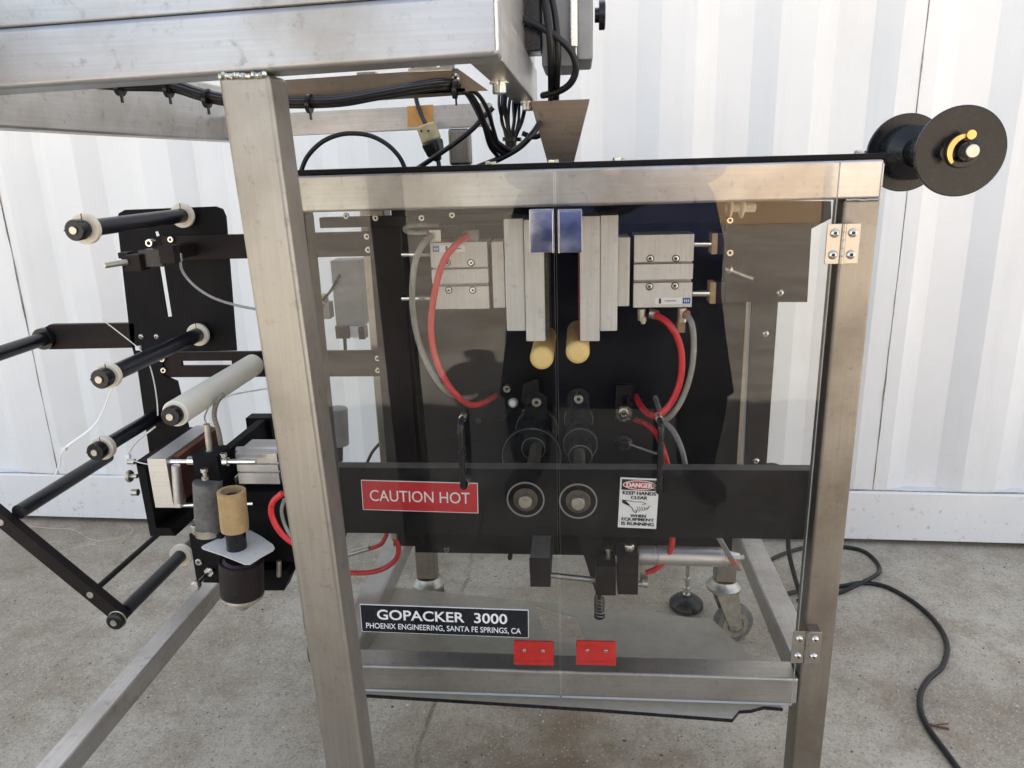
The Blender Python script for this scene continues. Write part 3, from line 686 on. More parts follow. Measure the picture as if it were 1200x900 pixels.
hose('air_hose', [(398, 617), (415, 617), (435, 616), (452, 617), (453, 625), (447, 637), (434, 643)], 1.36, .0045, RED)
hose('air_hose', [(462, 630), (467, 642), (464, 655), (450, 666), (430, 671), (395, 671)], 1.35, .0055, RED, 'red air hose looping at the lower left')
b = B(ZNC); b.cyl(at(400, 652, 1.36), at(433, 642, 1.36), .006); b.cyl(at(455, 618, 1.35), at(470, 614, 1.35), .007); b.lathe(at(462, 630, 1.35), (0, 0, 1), [(0, .007), (.012, .007), (.014, .005)], 8); obj('air_fitting', b, pm)

# ------------------------------------------------------------------ rollers, shafts and small parts on the back plate
def disc(b, mat, c, Y0, Y1, r, bev=.0008): b.m(mat); b.cyl((c.x, Y0, c.z), (c.x, Y1, c.z), r, seg=36, bev=bev); return b
for px, py in ((634.5, 421), (677, 414)):
    c = at(px, py, 1.20); b = B(YEL); b.lathe((c.x, 1.20, c.z), (0, 1, 0), [(0, .008), (.0012, .013), (.0035, .0168), (.007, .0190), (.011, .0196), (.17, .0196)], 36); rr = obj('rubber_roller', b, pm, label='yellow rubber roller under the jaw')
def shaft(c, discs, name='drive_shaft'):
    b = B(BLK)
    b.m(SCR); b.cyl((c.x, YB+.012, c.z), (c.x, YP, c.z), .0075, seg=24)
    o = obj(name, b, pm)
    for Y0, Y1, r, mat in discs:
        b = B(mat); disc(b, mat, c, Y0, Y1, r); obj('collar', b, o)
    return o
def gear(px, py, rp, Y0, D, mat, name, edge=None):
    c = at(px, py, Y0); r_ = rp*pxm(Y0, py); b = B(mat); b.cyl((c.x, Y0, c.z), (c.x, Y0+D, c.z), r_, seg=40, bev=.0008)
    if edge: b.m(edge); b.torus((c.x, Y0+.0004, c.z), YM, r_-.0006, .0007, 44, 6)
    return obj(name, b, pm)
WBK = simple('worn_black_metal', (.040, .038, .040), .30, .6, .3, 60)
EG = simple('pale_edge', (.45, .44, .42), .35, .6, .2, 60)  # paler tone for the thin ring round each disc rim
gear(629, 504, 25, 1.372, .02, WBK, 'pulley', EG); gear(623, 535, 35, 1.335, .016, WBK, 'pulley', EG); gear(625, 526, 14, 1.29, .044, WBK, 'collar', EG); gear(624, 552, 7.5, 1.182, .12, ZNC, 'drive_shaft')
gear(678, 492, 17, 1.378, .018, WBK, 'collar', EG); gear(680, 507, 12, 1.345, .032, CHR, 'spring_sleeve'); gear(680, 521, 20, 1.325, .018, WBK, 'pulley', EG); gear(680, 535, 14, 1.27, .052, WBK, 'collar', EG); gear(679, 554, 7, 1.182, .09, ZNC, 'drive_shaft')
c_ = at(680, 507, 1.345)
for k in range(4): b = B(DRK); b.torus((c_.x, 1.347+.008*k, c_.z), YM, 12.1*pxm(1.345, 507), .0009, 36, 6); obj('sleeve_ring', b, pm)
for px, py in ((629, 470), (678, 466)):   # arm plates above the shafts
    c0 = at(px, py, 1.35); c1 = cL if px < 650 else cR
    b = B(BLP); n_ = 14; poly = []
    for k in range(n_+1): a_ = math.pi*k/n_; poly.append(Vector((c0.x+.020*math.cos(a_), 1.345, c0.z+.020*math.sin(a_))))
    poly += [Vector((c1.x-.030, 1.345, c1.z-.0)), Vector((c1.x+.030, 1.345, c1.z))]
    b.prism(poly, (0, .012, 0)); ar = obj('arm_plate', b, pm)
    b = B(SCR); screw(b, (c0.x, 1.344, c0.z), .0085, ZNC, DRK, h=.006); obj('screw', b, ar)
for px, py, r, mt in ((594.5, 454, .0075, ZNC), (615, 481.5, .0072, SCR), (524, 641.5, .006, ZNC), (598, 651, .005, BLP), (687, 483, .004, SCR)):
    b = B(mt); screw(b, at(px, py, 1.385), r, mt, DRK, h=.012); obj('screw', b, bp)
b = B(WHP); b.lathe(at(603, 471, 1.39), at(600, 473, 1.36)-at(603, 471, 1.39), [(0, .006), (.01, .009), (.02, .0095), (.026, .006)], 20); obj('knob', b, bp, label='pale push knob')
b = B(BLP); q = [at(x, y, 1.36) for x, y in ((613, 449), (631, 444), (632, 468), (618, 479), (611, 470))]; b.prism(q, (0, .02, 0)); obj('sensor_bracket', b, bp)
b = B(BLP); b.tube([at(597, 482, 1.38), at(590, 490, 1.37), (at(580, 493, 1.37))], .0018, 8); b.cyl(at(560, 493, 1.399), at(560, 493, 1.38), .006); obj('sensor_lead', b, bp)
q0, q1 = at(722, 451, 1.37), at(741, 493, 1.37); sl0, sl1 = at(728, 463, 1.37), at(735, 474, 1.37)
b = B(BLB); b.holed([(q0.x, q1.z), (q1.x, q1.z), (q1.x, q0.z), (q0.x, q0.z)], [[(sl0.x, sl1.z), (sl1.x, sl1.z), (sl1.x, sl0.z), (sl0.x, sl0.z)]], (0, 1.374, 0), (1, 0, 0), (0, 0, 1), .01); sb = obj('slotted_bracket', b, bp)
b = B(SCR); b.ring(at(731, 484.5, 1.367), YM, .0155, .005, .0022); screw(b, at(731, 484.5, 1.365), .0085, SCR, DRK); obj('washer', b, sb)
b = B(BLP); b.lathe(at(731, 517, 1.395), YM, [(0, .016), (.012, .016), (.016, .010), (.026, .009), (.028, .006)], 24); b.m(ZNC); b.cyl(at(736, 520, 1.38), at(770, 532, 1.37), .0022); obj('lever_knob', b, bp)

# ------------------------------------------------------------------ cutter mechanism below the cross bar
b = B(BLB); X0, X1, Z0, Z1 = R4(621, 655, 645, 688, 1.20); b.box(X0, X1, 1.20, 1.39, Z0, Z1, .001); b.m(simple('lit_grey', (.20, .195, .185), .55, .2, .2, 40)); b.box(X0+.001, X1-.001, 1.202, 1.388, Z1+.0007, Z1+.0013); b.m(BLB); b.box(X0-.0006, X1+.0006, 1.199, 1.205, (Z0+Z1)/2, Z1+.0006, .0005); obj('cutter_arm', b, pm)  # grey strip on the arm has the light on its top face painted in
b = B(ZNC); b.cyl(at(645, 674, 1.22), at(700, 680, 1.22), .0052); obj('cutter_rod', b, pm)
b = B(BLB); rbox(b, 698, 664, 722, 698, 1.19, .04, .001); b.m(ZNC); b.prism([at(x, y, 1.225) for x, y in ((712, 692), (722, 660), (723, 660), (714, 694))], (0, .004, 0)); blk = obj('cutter_block', b, pm)
b = B(BLB); rbox(b, 724, 652, 748, 697, 1.19, .05, .001); b.box(*[R4(724, 652, 748, 697, 1.189)[i] for i in (0, 1)], 1.1885, 1.1902, R4(724, 673, 748, 675, 1.189)[2]-.0002, R4(724, 673, 748, 675, 1.189)[3], 0)
blk2 = obj('cutter_block', b, pm)
c = at(737, 650, 1.215); b = B(SCR); screw(b, (c.x, 1.215, R4(724, 652, 748, 697, 1.19)[3]), .0095, SCR, DRK, ZP, .011); obj('screw', b, blk2)
b = B(BLB); q = [at(x, y, 1.25) for x, y in ((675, 622), (706, 622), (706, 690), (697, 692))]; b.prism(q, (0, .03, 0)); obj('tapered_plate', b, pm)
b = B(ZNC); c = at(713, 655, 1.23); b.cyl((c.x, 1.22, c.z), (c.x, 1.22, c.z+.012), .008, seg=6); b.cyl((c.x, 1.22, c.z+.012), (c.x, 1.22, c.z+.022), .0045); b.cyl((c.x, 1.22, c.z+.022), (c.x, 1.22, c.z+.028), .007, seg=6); obj('bolt', b, blk)
a_ = at(702.5, 698, 1.21); c_ = at(702, 721, 1.21)
b = B(SPR); n_ = 6; L_ = a_.z-c_.z
b.tube([(a_.x+.0085*math.cos(k*math.pi/3), 1.21+.0085*math.sin(k*math.pi/3), a_.z-L_*k/(6*n_)) for k in range(6*n_+1)], .0016, 6, 2)
b.m(DRK); b.cyl((a_.x, 1.21, a_.z), (a_.x, 1.21, c_.z-.004), .0034); b.m(BLP); b.lathe((a_.x, 1.21, c_.z-.006), ZP, [(0, .006), (.003, .010), (.007, .010), (.009, .007)], 20); obj('return_spring', b, pm)
b = B(ALX); p0, p1_ = at(748, 650, 1.26), at(852, 653, 1.26); ax = p1_-p0; Lc = ax.length
b.lathe(p0, ax, [(0, .0165), (.008, .0175), (.030, .0175), (.031, .0165), (.034, .0165), (.035, .0178), (Lc-.012, .0178), (Lc-.011, .0165), (Lc-.006, .0165), (Lc-.005, .0178), (Lc, .0178), (Lc+.002, .012), (Lc+.022, .008), (Lc+.022, .005), (Lc+.030, .005)], 32); rcyl = obj('round_air_cylinder', b, pm, label='polished round air cylinder lying below the cross bar')
b = B(ZNC); rbox(b, 750, 662, 760, 684, 1.25, .014); b.cyl(at(752, 683, 1.24), at(759, 684, 1.24), .008); b.cyl(at(748, 684, 1.24), at(758, 684, 1.24), .0055); obj('air_fitting', b, rcyl)
b = B(CLR); b.tube([at(840, 626, 1.24), at(850, 643, 1.24), at(858, 656, 1.24), at(866, 668, 1.24)], .0075, 10, 5, flat=.35); obj('clear_strap', b, rcyl)
b = B(ORG)
for k in range(5): b.tube([at(853+k, 655+k, 1.24), at(860+k, 658+1.5*k, 1.235), at(868, 660+2*k, 1.24)], .0009, 6)
obj('copper_wires', b, rcyl)
b = B(ALX); q = [at(x, y, 1.22) for x, y in ((660, 620), (760, 624), (760, 628), (660, 623.5))]; b.prism(q, (0, .01, 0)); obj('thin_rail', b, pm)
# air regulator seen behind the left side of the cabinet
b = B(ENC); rbox(b, 390, 305, 425, 382, 1.58, .05, .003); b.m(WHP); rbox(b, 410, 382, 420, 396, 1.59, .02); b.m(BLP); rbox(b, 393, 382, 409, 397, 1.585, .03); rbox(b, 420, 384, 427, 398, 1.585, .03); b.cyl(at(404, 396, 1.6), at(405, 416, 1.6), .004); b.tube([at(x, y, 1.57) for x, y in ((398, 322), (388, 340), (378, 352))], .003, 8); b.m(PLG); rbox(b, 366, 346, 380, 360, 1.57, .03); b.m(ENC); rbox(b, 370, 355, 386, 374, 1.57, .03)
obj('air_regulator', b, pm, label='grey air regulator hanging behind the machine')
b = B(ENC); c = at(396, 500, 1.62); b.cyl(at(396, 478, 1.62), at(398, 521, 1.62), .022, bev=.002); b.m(BLP); b.cyl(at(398, 521, 1.62), at(398, 540, 1.62), .008); obj('round_motor', b, pm)
# ------------------------------------------------------------------ film rollers at the left
YW = 1.39
pl = [(137, 258), (139, 250), (146, 246), (252, 242), (260, 245), (264, 254), (276.5, 411), (190, 412.5), (191, 440), (207, 447), (220, 500), (222, 560), (180, 566), (161, 432), (153, 400)]
slot = [(185.5, 311), (192, 311), (201.5, 371), (195.5, 372)]; slot2 = [(180, 272), (185, 271), (187, 276), (182, 278)]
P2 = lambda L_: [(at(x, y, YW).x, at(x, y, YW).z) for x, y in L_]
b = B(BLK); b.holed(P2(pl), [P2(slot), P2(slot2)], (0, YW+.003, 0), (1, 0, 0), (0, 0, 1), .006); wp = obj('roller_plate', b, pm, label='black roller plate with a long slot')
b = B(SCR)
for px, py in ((165.5, 394.5), (183.5, 394.5)): button(b, at(px, py, YW), .0055, SCR, DRK)
obj('bolt', b, wp)
def roller(X, Z, Y0, Y1, r, mat, collars=(), cap=True, capr=.0125, ring_r=.020, lab=None, name='film_roller'):
    b = B(mat); b.cyl((X, Y0, Z), (X, Y1, Z), r, seg=32, bev=.001); o = obj(name, b, pm, label=lab)
    for yc, w_, rr in collars:
        b = B(NYL); b.lathe((X, yc, Z), (0, 1, 0), [(0, r), (0, rr-.001), (.001, rr), (w_-.001, rr), (w_, rr-.001), (w_, r)], 36, cap=False)
        b.m(DRK); b.box(X-.0006, X+.0006, yc-.0004, yc+.001, Z+r, Z+rr); obj('collar', b, o)
    if cap:
        ye = min(Y0, Y1)
        b = B(BLP); b.lathe((X, ye, Z), YM, [(0, capr), (.013, capr), (.015, capr-.0015), (.015, .0062)], 30); b.m(DRK); b.box(X-capr*.99, X-.006, ye-.0153, ye-.006, Z-.0009, Z+.0009)
        b.m(ZNC); b.cyl((X, ye, Z), (X, ye-.018, Z), .006, seg=20, bev=.0006); obj('end_cap', b, o)
    return o
c1 = at(86.5, 271, 1.055); roller(-.733, -.076, 1.075, YW, .0128, RUB, ((1.083, .010, .0225), (1.372, .008, .0225)), capr=.0155, lab='uppermost black film roller')
roller(-.737, -.302, 1.075, YW, .0135, RUB, ((1.080, .010, .020), (1.372, .008, .022)), capr=.0155, lab='second black film roller')
roller(-.6405, -.367, 1.088, YW, .0215, WRO, (), capr=.0155, lab='fat ivory film roller')
b = B(NYL); b.ring((-.6405, 1.0865, -.367), (0, 1, 0), .019, .012, .0014); obj('collar', b, pm)
roller(-.862, -.4745, 1.205, YW, .0135, RUB, ((1.210, .012, .022),), capr=.0165, lab='short black film roller')
XA, ZA = at(54, 396, YW).x, at(54, 396, YW).z
roller(XA, ZA, 1.06, YW-.004, .0135, RUB, cap=False, lab='black film roller at the end of the left arm')
b = B(BLP); b.ring((XA, YW-.012, ZA), (0, 1, 0), .0215, .0137, .012); obj('collar', b, pm)
b = B(BLB); q = [at(x, y, YW) for x, y in ((58, 380.5), (157, 379), (158, 407.5), (58, 409.5), (50, 405), (46, 396), (50, 385))]; b.prism(q, (0, .012, 0)); obj('roller_arm', b, pm, label='horizontal black roller arm')
# lower swing arm with its rollers
YS = 1.16
pA = at(2, 606, YS); pB_ = at(143, 722, YS)
dA = (pB_-pA).normalized(); nA = Vector((-dA.z, 0, dA.x))
b = B(BLB); b.bar(pA-dA*.02, pB_+dA*.010, nA, YM, .0265, .018, .0008); sa = obj('swing_arm', b, pm, label='slanting black swing arm at the lower left')
for px, py in ((1, 612), (106, 697)):
    b = B(ZNC); b.cyl(at(px, py, YS-.0092), at(px, py, YS-.0092)+YM*.002, .0065, seg=24, bev=.0005); obj('pin', b, sa)
def along(P, Y0, Y1, r, mat, name, lab=None, **k):
    b = B(mat); b.cyl((P.x, Y0, P.z), (P.x, Y1, P.z), r, seg=30); return obj(name, b, pm, label=lab)
pL = at(22, 600, YS+.009); along(pL, YS+.009, 1.44, .0135, RUB, 'film_roller', 'long black roller held by the swing arm')
pM = at(113, 690, YS+.006); along(pM, YS+.009, 1.42, .0055, BLB, 'tie_rod')
pN = at(146, 716, YS+.009); rl = along(pN, YS+.009, 1.43, .0132, RUB, 'film_roller', 'lowest black film roller')
b = B(NYL); b.ring((pN.x, 1.375, pN.z), (0, 1, 0), .024, .0132, .010); obj('collar', b, rl)
b = B(BLP); b.lathe((pN.x-.002, YS-.009, pN.z-.004), YM, [(0, .016), (.012, .016), (.014, .013), (.014, .007)], 28); b.m(ZNC); b.cyl((pN.x-.002, YS-.009, pN.z-.004), (pN.x-.002, YS-.025, pN.z-.004), .0062, seg=20); b.torus((pN.x-.002, YS-.012, pN.z-.004), YM, .0165, .0012); obj('end_cap', b, rl)
# sensor bracket near the top
b = B(BLB); rbox(b, 146, 299, 164, 318, 1.22, .03); rbox(b, 138, 296, 150, 303, 1.235, .02); b.m(BLP); rbox(b, 163, 293, 189, 313, 1.23, .03); b.m(BLB); rbox(b, 186, 288, 204, 309, 1.22, .02); b.m(BLB); b.box(at(190, 300, 1.3).x, at(203, 300, 1.3).x, 1.24, YW, at(195, 306, 1.3).z, at(195, 290, 1.3).z)
sn = obj('sensor_bracket', b, pm, label='small dark sensor bracket below the uppermost roller')
b = B(ZNC); b.cyl(at(149, 307, 1.22), at(122, 311, 1.19), .005, bev=.0005); obj('pin', b, sn); b = B(ZNC); b.cyl(at(210, 297, 1.30), at(211, 306, 1.30), .005); obj('pin', b, sn)
b = B(SCR); screw(b, at(179, 284, 1.33), .0075, SCR, DRK, h=.014); screw(b, at(201, 280.5, 1.384), .006, SCR, DRK); obj('screw', b, sn)
hose('sensor_cable', [(211, 303, 1.30), (214, 318, 1.29), (228, 335, 1.28), (250, 349, 1.27), (278, 358, 1.26), (310, 364, 1.26)], 1.28, .0024, CLR)
# ------------------------------------------------------------------ date printer under the rollers
b = B(BLK)
q = [at(x, y, 1.17) for x, y in ((159, 541), (169, 545), (183, 619), (199, 619), (206, 628), (176, 628))]; b.prism(q, (0, .14, 0))
b.box(at(160, 540, 1.17).x, at(200, 540, 1.17).x, 1.17, 1.35, at(170, 546, 1.17).z, at(170, 541, 1.17).z); obj('printer_channel', b, pm, label='black channel bracket')
b = B(ZNC); b.cyl(at(148, 558, 1.19), at(161, 558, 1.19), .0042); b.lathe(at(150, 558, 1.19), XP, [(0, .010), (.003, .0115), (.006, .010)], 20); b.cyl(at(155, 577, 1.19), at(162, 577, 1.19), .006); b.cyl(at(150, 541, 1.19), at(158, 541, 1.19), .005); obj('bolt', b, pm)
b = B(ALX); X0, X1, Z0, Z1 = R4(177, 538, 199, 595, 1.13); b.box(X0, X1, 1.13, 1.30, Z0, Z1, .0008); b.box(X0+.0005, X0+.045, 1.1305, 1.15, Z0, Z0+.0085); pb = obj('printer_block', b, pm, label='milled aluminium printer block')
b = B(RST); b.box(X1+.0005, X1+.012, 1.15, 1.30, Z0+.006, Z1-.003, .001); obj('heat_plate', b, pb, label='rust red heat plate')
b = B(ALX); b.cyl(at(206, 545, 1.13), at(209, 589, 1.13), .0072, bev=.0008); obj('upright_pin', b, pb)
b = B(CHR); b.cyl(at(197, 541, 1.14), at(232, 541, 1.14), .0042); b.cyl(at(206, 592, 1.14), at(297, 590, 1.14), .0038); b.lathe(at(221, 540, 1.14), XP, [(0, .008), (.012, .008)], 20); obj('guide_rod', b, pm)
b = B(BLK); rbox(b, 229, 534, 258, 590, 1.12, .05); X0, X1, Z0, Z1 = R4(258, 537, 285, 566, 1.15); b.box(X0-.005, X0+.012, 1.15, 1.36, Z0, Z1+.008, .001); b.box(X0-.03, X0+.02, 1.33, 1.36, Z0, Z1+.010, .001); obj('printer_body', b, pm, label='black printer body')
b = B(CHR); b.cyl(at(262, 541, 1.13), at(300, 541, 1.13), .0045); b.cyl(at(285, 511, 1.36), at(325, 510, 1.36), .0045); b.lathe(at(262, 541, 1.13), XP, [(0, .0075), (.008, .0075)], 20); obj('guide_rod', b, pm)
X0, X1, Z0, Z1 = R4(278, 532, 326, 567, 1.15); h = Z1-Z0
b = B(ALX); poly = [Vector((X0, 1.15+d, Z1-h*k)) for k, d in ((0, 0), (.3, 0), (.3, .006), (.36, .006), (.36, 0), (.58, 0), (.58, .006), (.64, .006), (.64, 0), (1, 0))]+[Vector((X0, 1.22, Z0)), Vector((X0, 1.22, Z1))]; b.prism(poly, (X1-X0, 0, 0))
b.cyl(at(278, 528, 1.18), at(328, 527, 1.18), .007); pc_ = obj('printer_cylinder', b, pm, label='grooved aluminium printer cylinder')
b = B(SCR); screw(b, Vector((X1, 1.17, Z1-.004)), .004, SCR, DRK, XP); screw(b, Vector((X1, 1.17, Z0+.006)), .004, SCR, DRK, XP); obj('screw', b, pc_)
b = B(ZNC); b.cyl(at(242, 497, 1.14), at(246, 530, 1.14), .0052); b.lathe(at(246, 531, 1.14), ZP, [(0, .006), (.006, .006)], 8); b.tube([at(242, 497, 1.14), at(240, 488, 1.15), at(250, 472, 1.17), at(275, 462, 1.2), at(315, 455, 1.22)], .0013, 8); obj('heater_plug', b, pm)
b = B(BRD); b.tube([at(x, y, 1.17) for x, y in ((259, 522), (256, 505), (251, 488), (254, 472), (262, 462))], .0042, 12); b.m(ZNC); b.lathe(at(260, 523, 1.17), (0, 0, -1), [(0, .006), (.008, .006)], 8); obj('braided_lead', b, pm)
def post_screw(px, py, Y, L_=.02):
    c = at(px, py, Y); b = B(ZNC); b.cyl(c, c+ZP*L_, .0036); screw(b, c+ZP*L_, .0058, SCR, DRK, ZP, .005); b.m(ZNC); b.lathe(c+ZP*L_*.3, ZP, [(0, .006), (.004, .006)], 6); obj('screw', b, pm)
post_screw(263, 541, 1.13, .010); post_screw(303, 510, 1.36, .008); post_screw(229, 626, 1.10, .012)
# upright rollers
def upright(pt, pbm, Y, r, mat, name, prof=None, label=None, par=pm, **k):
    a, c_ = at(*pbm, Y), at(*pt, Y); b = B(mat); L_ = (c_-a).length
    b.lathe(a, c_-a, prof(L_, r) if prof else [(0, r-.001), (.001, r), (L_-.001, r), (L_, r-.001)], 36); return b
b = upright((243, 564), (246, 625), 1.115, .0235, GRB, 'x'); b.m(ZNC); c = at(246, 624, 1.115); b.cyl(c-ZP*.001, c+ZP*.012, .0240, seg=36)
obj('rubber_drum', b, pm, label='worn grey upright rubber drum')
b = B(ZNC); c = at(241, 562, 1.105); b.lathe(c, ZP, [(0, .006), (.006, .006)], 6); b.cyl(c, c+ZP*.014, .0032); screw(b, c+ZP*.014, .006, SCR, DRK, ZP); obj('screw', b, pm)
b = B(ORG); c = at(243, 556, 1.14); b.ring(c-ZP*.004, ZP, .0175, .010, .010); obj('orange_ring', b, pm)
b = B(BLK); X0, X1, Z0, Z1 = R4(226, 627, 345, 684, 1.10); b.box(X0, at(262, 640, 1.10).x, 1.10, 1.16, Z0, Z1, .001); b.box(at(258, 640, 1.10).x, X1+.02, 1.14, 1.24, Z0+.02, Z1+.06, .001)
q = [at(x, y, 1.13) for x, y in ((300, 668), (335, 668), (340, 675), (333, 692), (300, 692))]; b.prism(q, (0, .03, 0)); mb = obj('printer_base', b, pm, label='black printer base block')
b = B(BLB); b.box(at(262, 600, 1.2).x, at(345, 600, 1.2).x, 1.18, 1.32, at(300, 660, 1.2).z, at(300, 575, 1.2).z, .002); obj('printer_gearbox', b, pm)
b = B(SCR); screw(b, at(234, 657.5, 1.10), .006, SCR, DRK); obj('screw', b, mb)
b = B(SCR); a_, c_ = at(247, 668, 1.10), at(229, 687, 1.045); b.cyl(a_, c_, .0032); b.lathe(a_, c_-a_, [(.002, .0085), (.008, .0085)], 6); b.lathe(c_, c_-a_, [(-.005, .0085), (0, .009), (.005, .006)], 20); b.m(DRK); dd = (c_-a_).normalized(); b.bar(c_+dd*.0041-XP*.004, c_+dd*.0041+XP*.004, ZP, dd.cross(XP), .0012, .0012); obj('screw', b, mb)
b = B(ZNC); b.cyl(at(327, 675, 1.12), at(327, 657, 1.12), .0042); obj('pin', b, mb)
# spindle with brake cup
YC = 1.07
a_, c_ = at(284, 694, YC), at(283, 656, YC); b = B(simple('cup_brown_black', (.022, .014, .015), .4, .3, .2, 40, .02)); Lc = (c_-a_).length
b.lathe(a_, c_-a_, [(0, .034), (.002, .0355), (Lc-.001, .0355), (Lc, .034), (Lc, .030), (Lc+.004, .026)], 40)
cup = obj('brake_cup', b, pm, label='dark brake cup of the ribbon spindle')
b = B(DRK); b.ring(at(283, 656, YC), c_-a_, .0350, .0345, .001); 
obj('cup_rim', b, cup)
for px, py in ((271, 673), (275, 696)):
    b = B(DRK); b.cyl(at(px, py, YC-.0362), at(px, py, YC-.031), .003, seg=14); obj('grub_screw', b, cup)
b = B(ZNC); b.lathe(a_+Vector((0, 0, 0)), a_-c_, [(0, .035), (.004, .0355), (.0045, .031), (.009, .031), (.0095, .024), (.016, .024), (.0165, .016), (.024, .015), (.0245, .009), (.03, .009)], 36); obj('spring_washer', b, cup)
ctr = at(280, 643, YC); q = [atz(x, y, ctr.z) for x, y in ((236, 642), (238, 640), (262, 629), (287, 622), (293, 622), (306, 629), (320, 639), (322, 643), (320, 646), (307, 653), (293, 662), (287, 662), (262, 652), (238, 644))]
b = B(ALM); b.prism(q, (0, 0, .0014)); obj('ribbon_plate', b, cup, label='pale diamond shaped ribbon plate')
a_, c_ = at(278, 645, YC), at(271, 575, YC); b = B(BLP); b.cyl(a_, a_+(c_-a_)*.90, .0160, seg=36); obj('spindle', b, cup)
ax = (c_-a_); s0 = a_+ax*.36; b = B(CBD); Lk = ax.length*.64
b.lathe(s0, ax, [(0, .0172), (0, .0218), (Lk*.3, .0223), (Lk*.6, .0219), (Lk-.0005, .0223), (Lk, .0216), (Lk, .0168), (Lk*.2, .0166), (0, .0172)], 44, cap=False)
for k in range(3): b.tube([s0+ax.normalized()*(.006+.010*k+t*.014)+Vector((math.cos(-2.6+t*2.4)*.0224, math.sin(-2.6+t*2.4)*.0224, 0)) for t in (0, .25, .5, .75, 1)], .0004, 5, 4)
obj('cardboard_core', b, None, 'brown cardboard core pushed onto the black spindle of the printer', 'cardboard core')
hose('air_hose', [(331, 578), (320, 588), (318, 602), (326, 620), (340, 634), (362, 645)], 1.06, .0048, RED, 'red air hose beside the printer')
hose('air_hose', [(333, 585), (330, 600), (336, 620), (350, 640)], 1.09, .003, CLR)
# ------------------------------------------------------------------ film reel at the upper right
reel = thing('film_reel', 'black two flanged film reel sticking out beside the top right corner of the machine', 'film reel', (.506, 1.19, -.065))
RX, RZ = .5065, -.002
for Y0, nm in ((1.098, 'flange'), (1.275, 'flange')):
    b = B(BLP); b.lathe((RX, Y0, RZ), (0, 1, 0), [(0, .0565), (.0012, .0585), (.005, .0585), (.0062, .0565)], 64); obj(nm, b, reel)
b = B(BLP); b.lathe((RX, 1.1045, RZ), (0, 1, 0), [(0, .022), (.13, .022), (.14, .040), (.170, .042)], 48); obj('hub', b, reel)
b = B(BLP); b.lathe((RX, 1.098, RZ), YM, [(0, .0215), (.004, .0215), (.005, .020), (.005, .014), (.016, .0135), (.018, .012)], 40); b.m(DRK); b.box(RX-.0008, RX+.0008, 1.0788, 1.0795, RZ-.012, RZ+.012); obj('lock_collar', b, reel)
b = B(BRS); n_ = 14; o_, i_ = [], []
for k in range(n_+1):
    a_ = rad(75+150*k/n_); w_ = .0045*math.sin(math.pi*(k+1)/(n_+3))+.0012
    o_.append(Vector((RX-.004+(.021+w_*.3)*math.cos(a_), 1.078, RZ+(.021+w_*.3)*math.sin(a_)))); i_.append(Vector((RX-.004+(.021-w_)*math.cos(a_), 1.078, RZ+(.021-w_)*math.sin(a_))))
b.prism(o_+i_[::-1], (0, .006, 0)); b.cyl((RX-.0, 1.079, RZ+.0205), (RX-.0, 1.075, RZ+.0205), .006, seg=20); obj('cam_lever', b, reel, label='brass cam lever')
b = B(BLP); b.cyl((RX-.022, 1.085, RZ-.001), (RX-.022, 1.097, RZ-.001), .010); obj('lock_boss', b, reel)
b = B(ZNC); b.cyl((RX, 1.066, RZ), (RX, 1.43, RZ), .0085, seg=28, bev=.0008); b.box(.37, RX+.012, 1.41, 1.425, RZ-.025, RZ+.015-.022, .001); obj('reel_shaft', b, pm)

# ------------------------------------------------------------------ steel table in front
tb_ = thing('steel_table', 'welded stainless steel table whose leg and top rail stand in front of the machine', 'steel table', (-.35, 1.1, FLOOR))
YT = .80
zl, zr = at(0, 105, YT).z, at(560, 67, YT).z
b = B(SXT)
tilt = (at(560, 67, YT).z-at(0, 105, YT).z)/(at(560, 67, YT).x-at(0, 105, YT).x)
def tz(x): return zr + (x-at(560, 67, YT).x)*tilt
xr_ = at(583, 30, YT).x; xl_ = -.86
def slopebox(b, x0, x1, y0, y1, h0, h1, bev=.005):
    t = bmesh.new(); bmesh.ops.create_cube(t, size=1)
    bmesh.ops.transform(t, verts=t.verts, matrix=Matrix.Translation(((x0+x1)/2, (y0+y1)/2, (h0+h1)/2)) @ Matrix.Diagonal((x1-x0, y1-y0, h1-h0, 1)))
    if bev: bmesh.ops.bevel(t, geom=list(t.edges), offset=bev, segments=3, affect='EDGES', profile=.5)
    for v in t.verts: v.co.z += tz(v.co.x)
    b._merge(t)
slopebox(b, xl_, xr_, YT, YT+.0508, 0, .0585, .006); obj('front_rail', b, tb_)
b = B(SXT); slopebox(b, xl_, xr_, YT+.004, YT+.0468, .059, .22, .003); obj('apron', b, tb_)
b = B(SCR)
b.tube([(xr_-.001+random.uniform(-.0007, .0007), YT+.0005, tz(xr_)+.005+.006*i) for i in range(30)], .0018, 8, 3); obj('weld_bead', b, tb_)
# right side rail of the table, running away from the viewer
e1 = at(613, 127, 1.36); 
b = B(SDK)
ya, yb_ = YT+.051, 1.36; xo0, xo1 = xr_, at(630, 118, 1.36).x; xi0, xi1 = at(548, 71, YT+.051).x, at(606, 128, 1.36).x
z0a, z0b = tz(xr_)+.0005, at(620, 124, 1.36).z
pa = [Vector((xi0, ya, z0a)), Vector((xo0, ya, z0a)), Vector((xo1, yb_, z0b)), Vector((xi1, yb_, z0b))]
b = B(SY_); b.prism(pa, (0, 0, .058)); bmesh.ops.bevel(b.bm, geom=list(b.bm.edges), offset=.004, segments=2, affect='EDGES', profile=.5); srr = obj('side_rail', b, tb_)
for px, py, Y in ((585, 100, 1.02), (619, 134, 1.28)):
    c = at(px, py, Y); z_ = z0a+(z0b-z0a)*(Y-ya)/(yb_-ya)
    b = B(SCR); b.lathe((c.x, Y, z_), (0, 0, -1), [(0, .013), (.002, .013), (.002, .009), (.013, .009), (.0145, .0075)], 22); obj('bolt', b, srr)
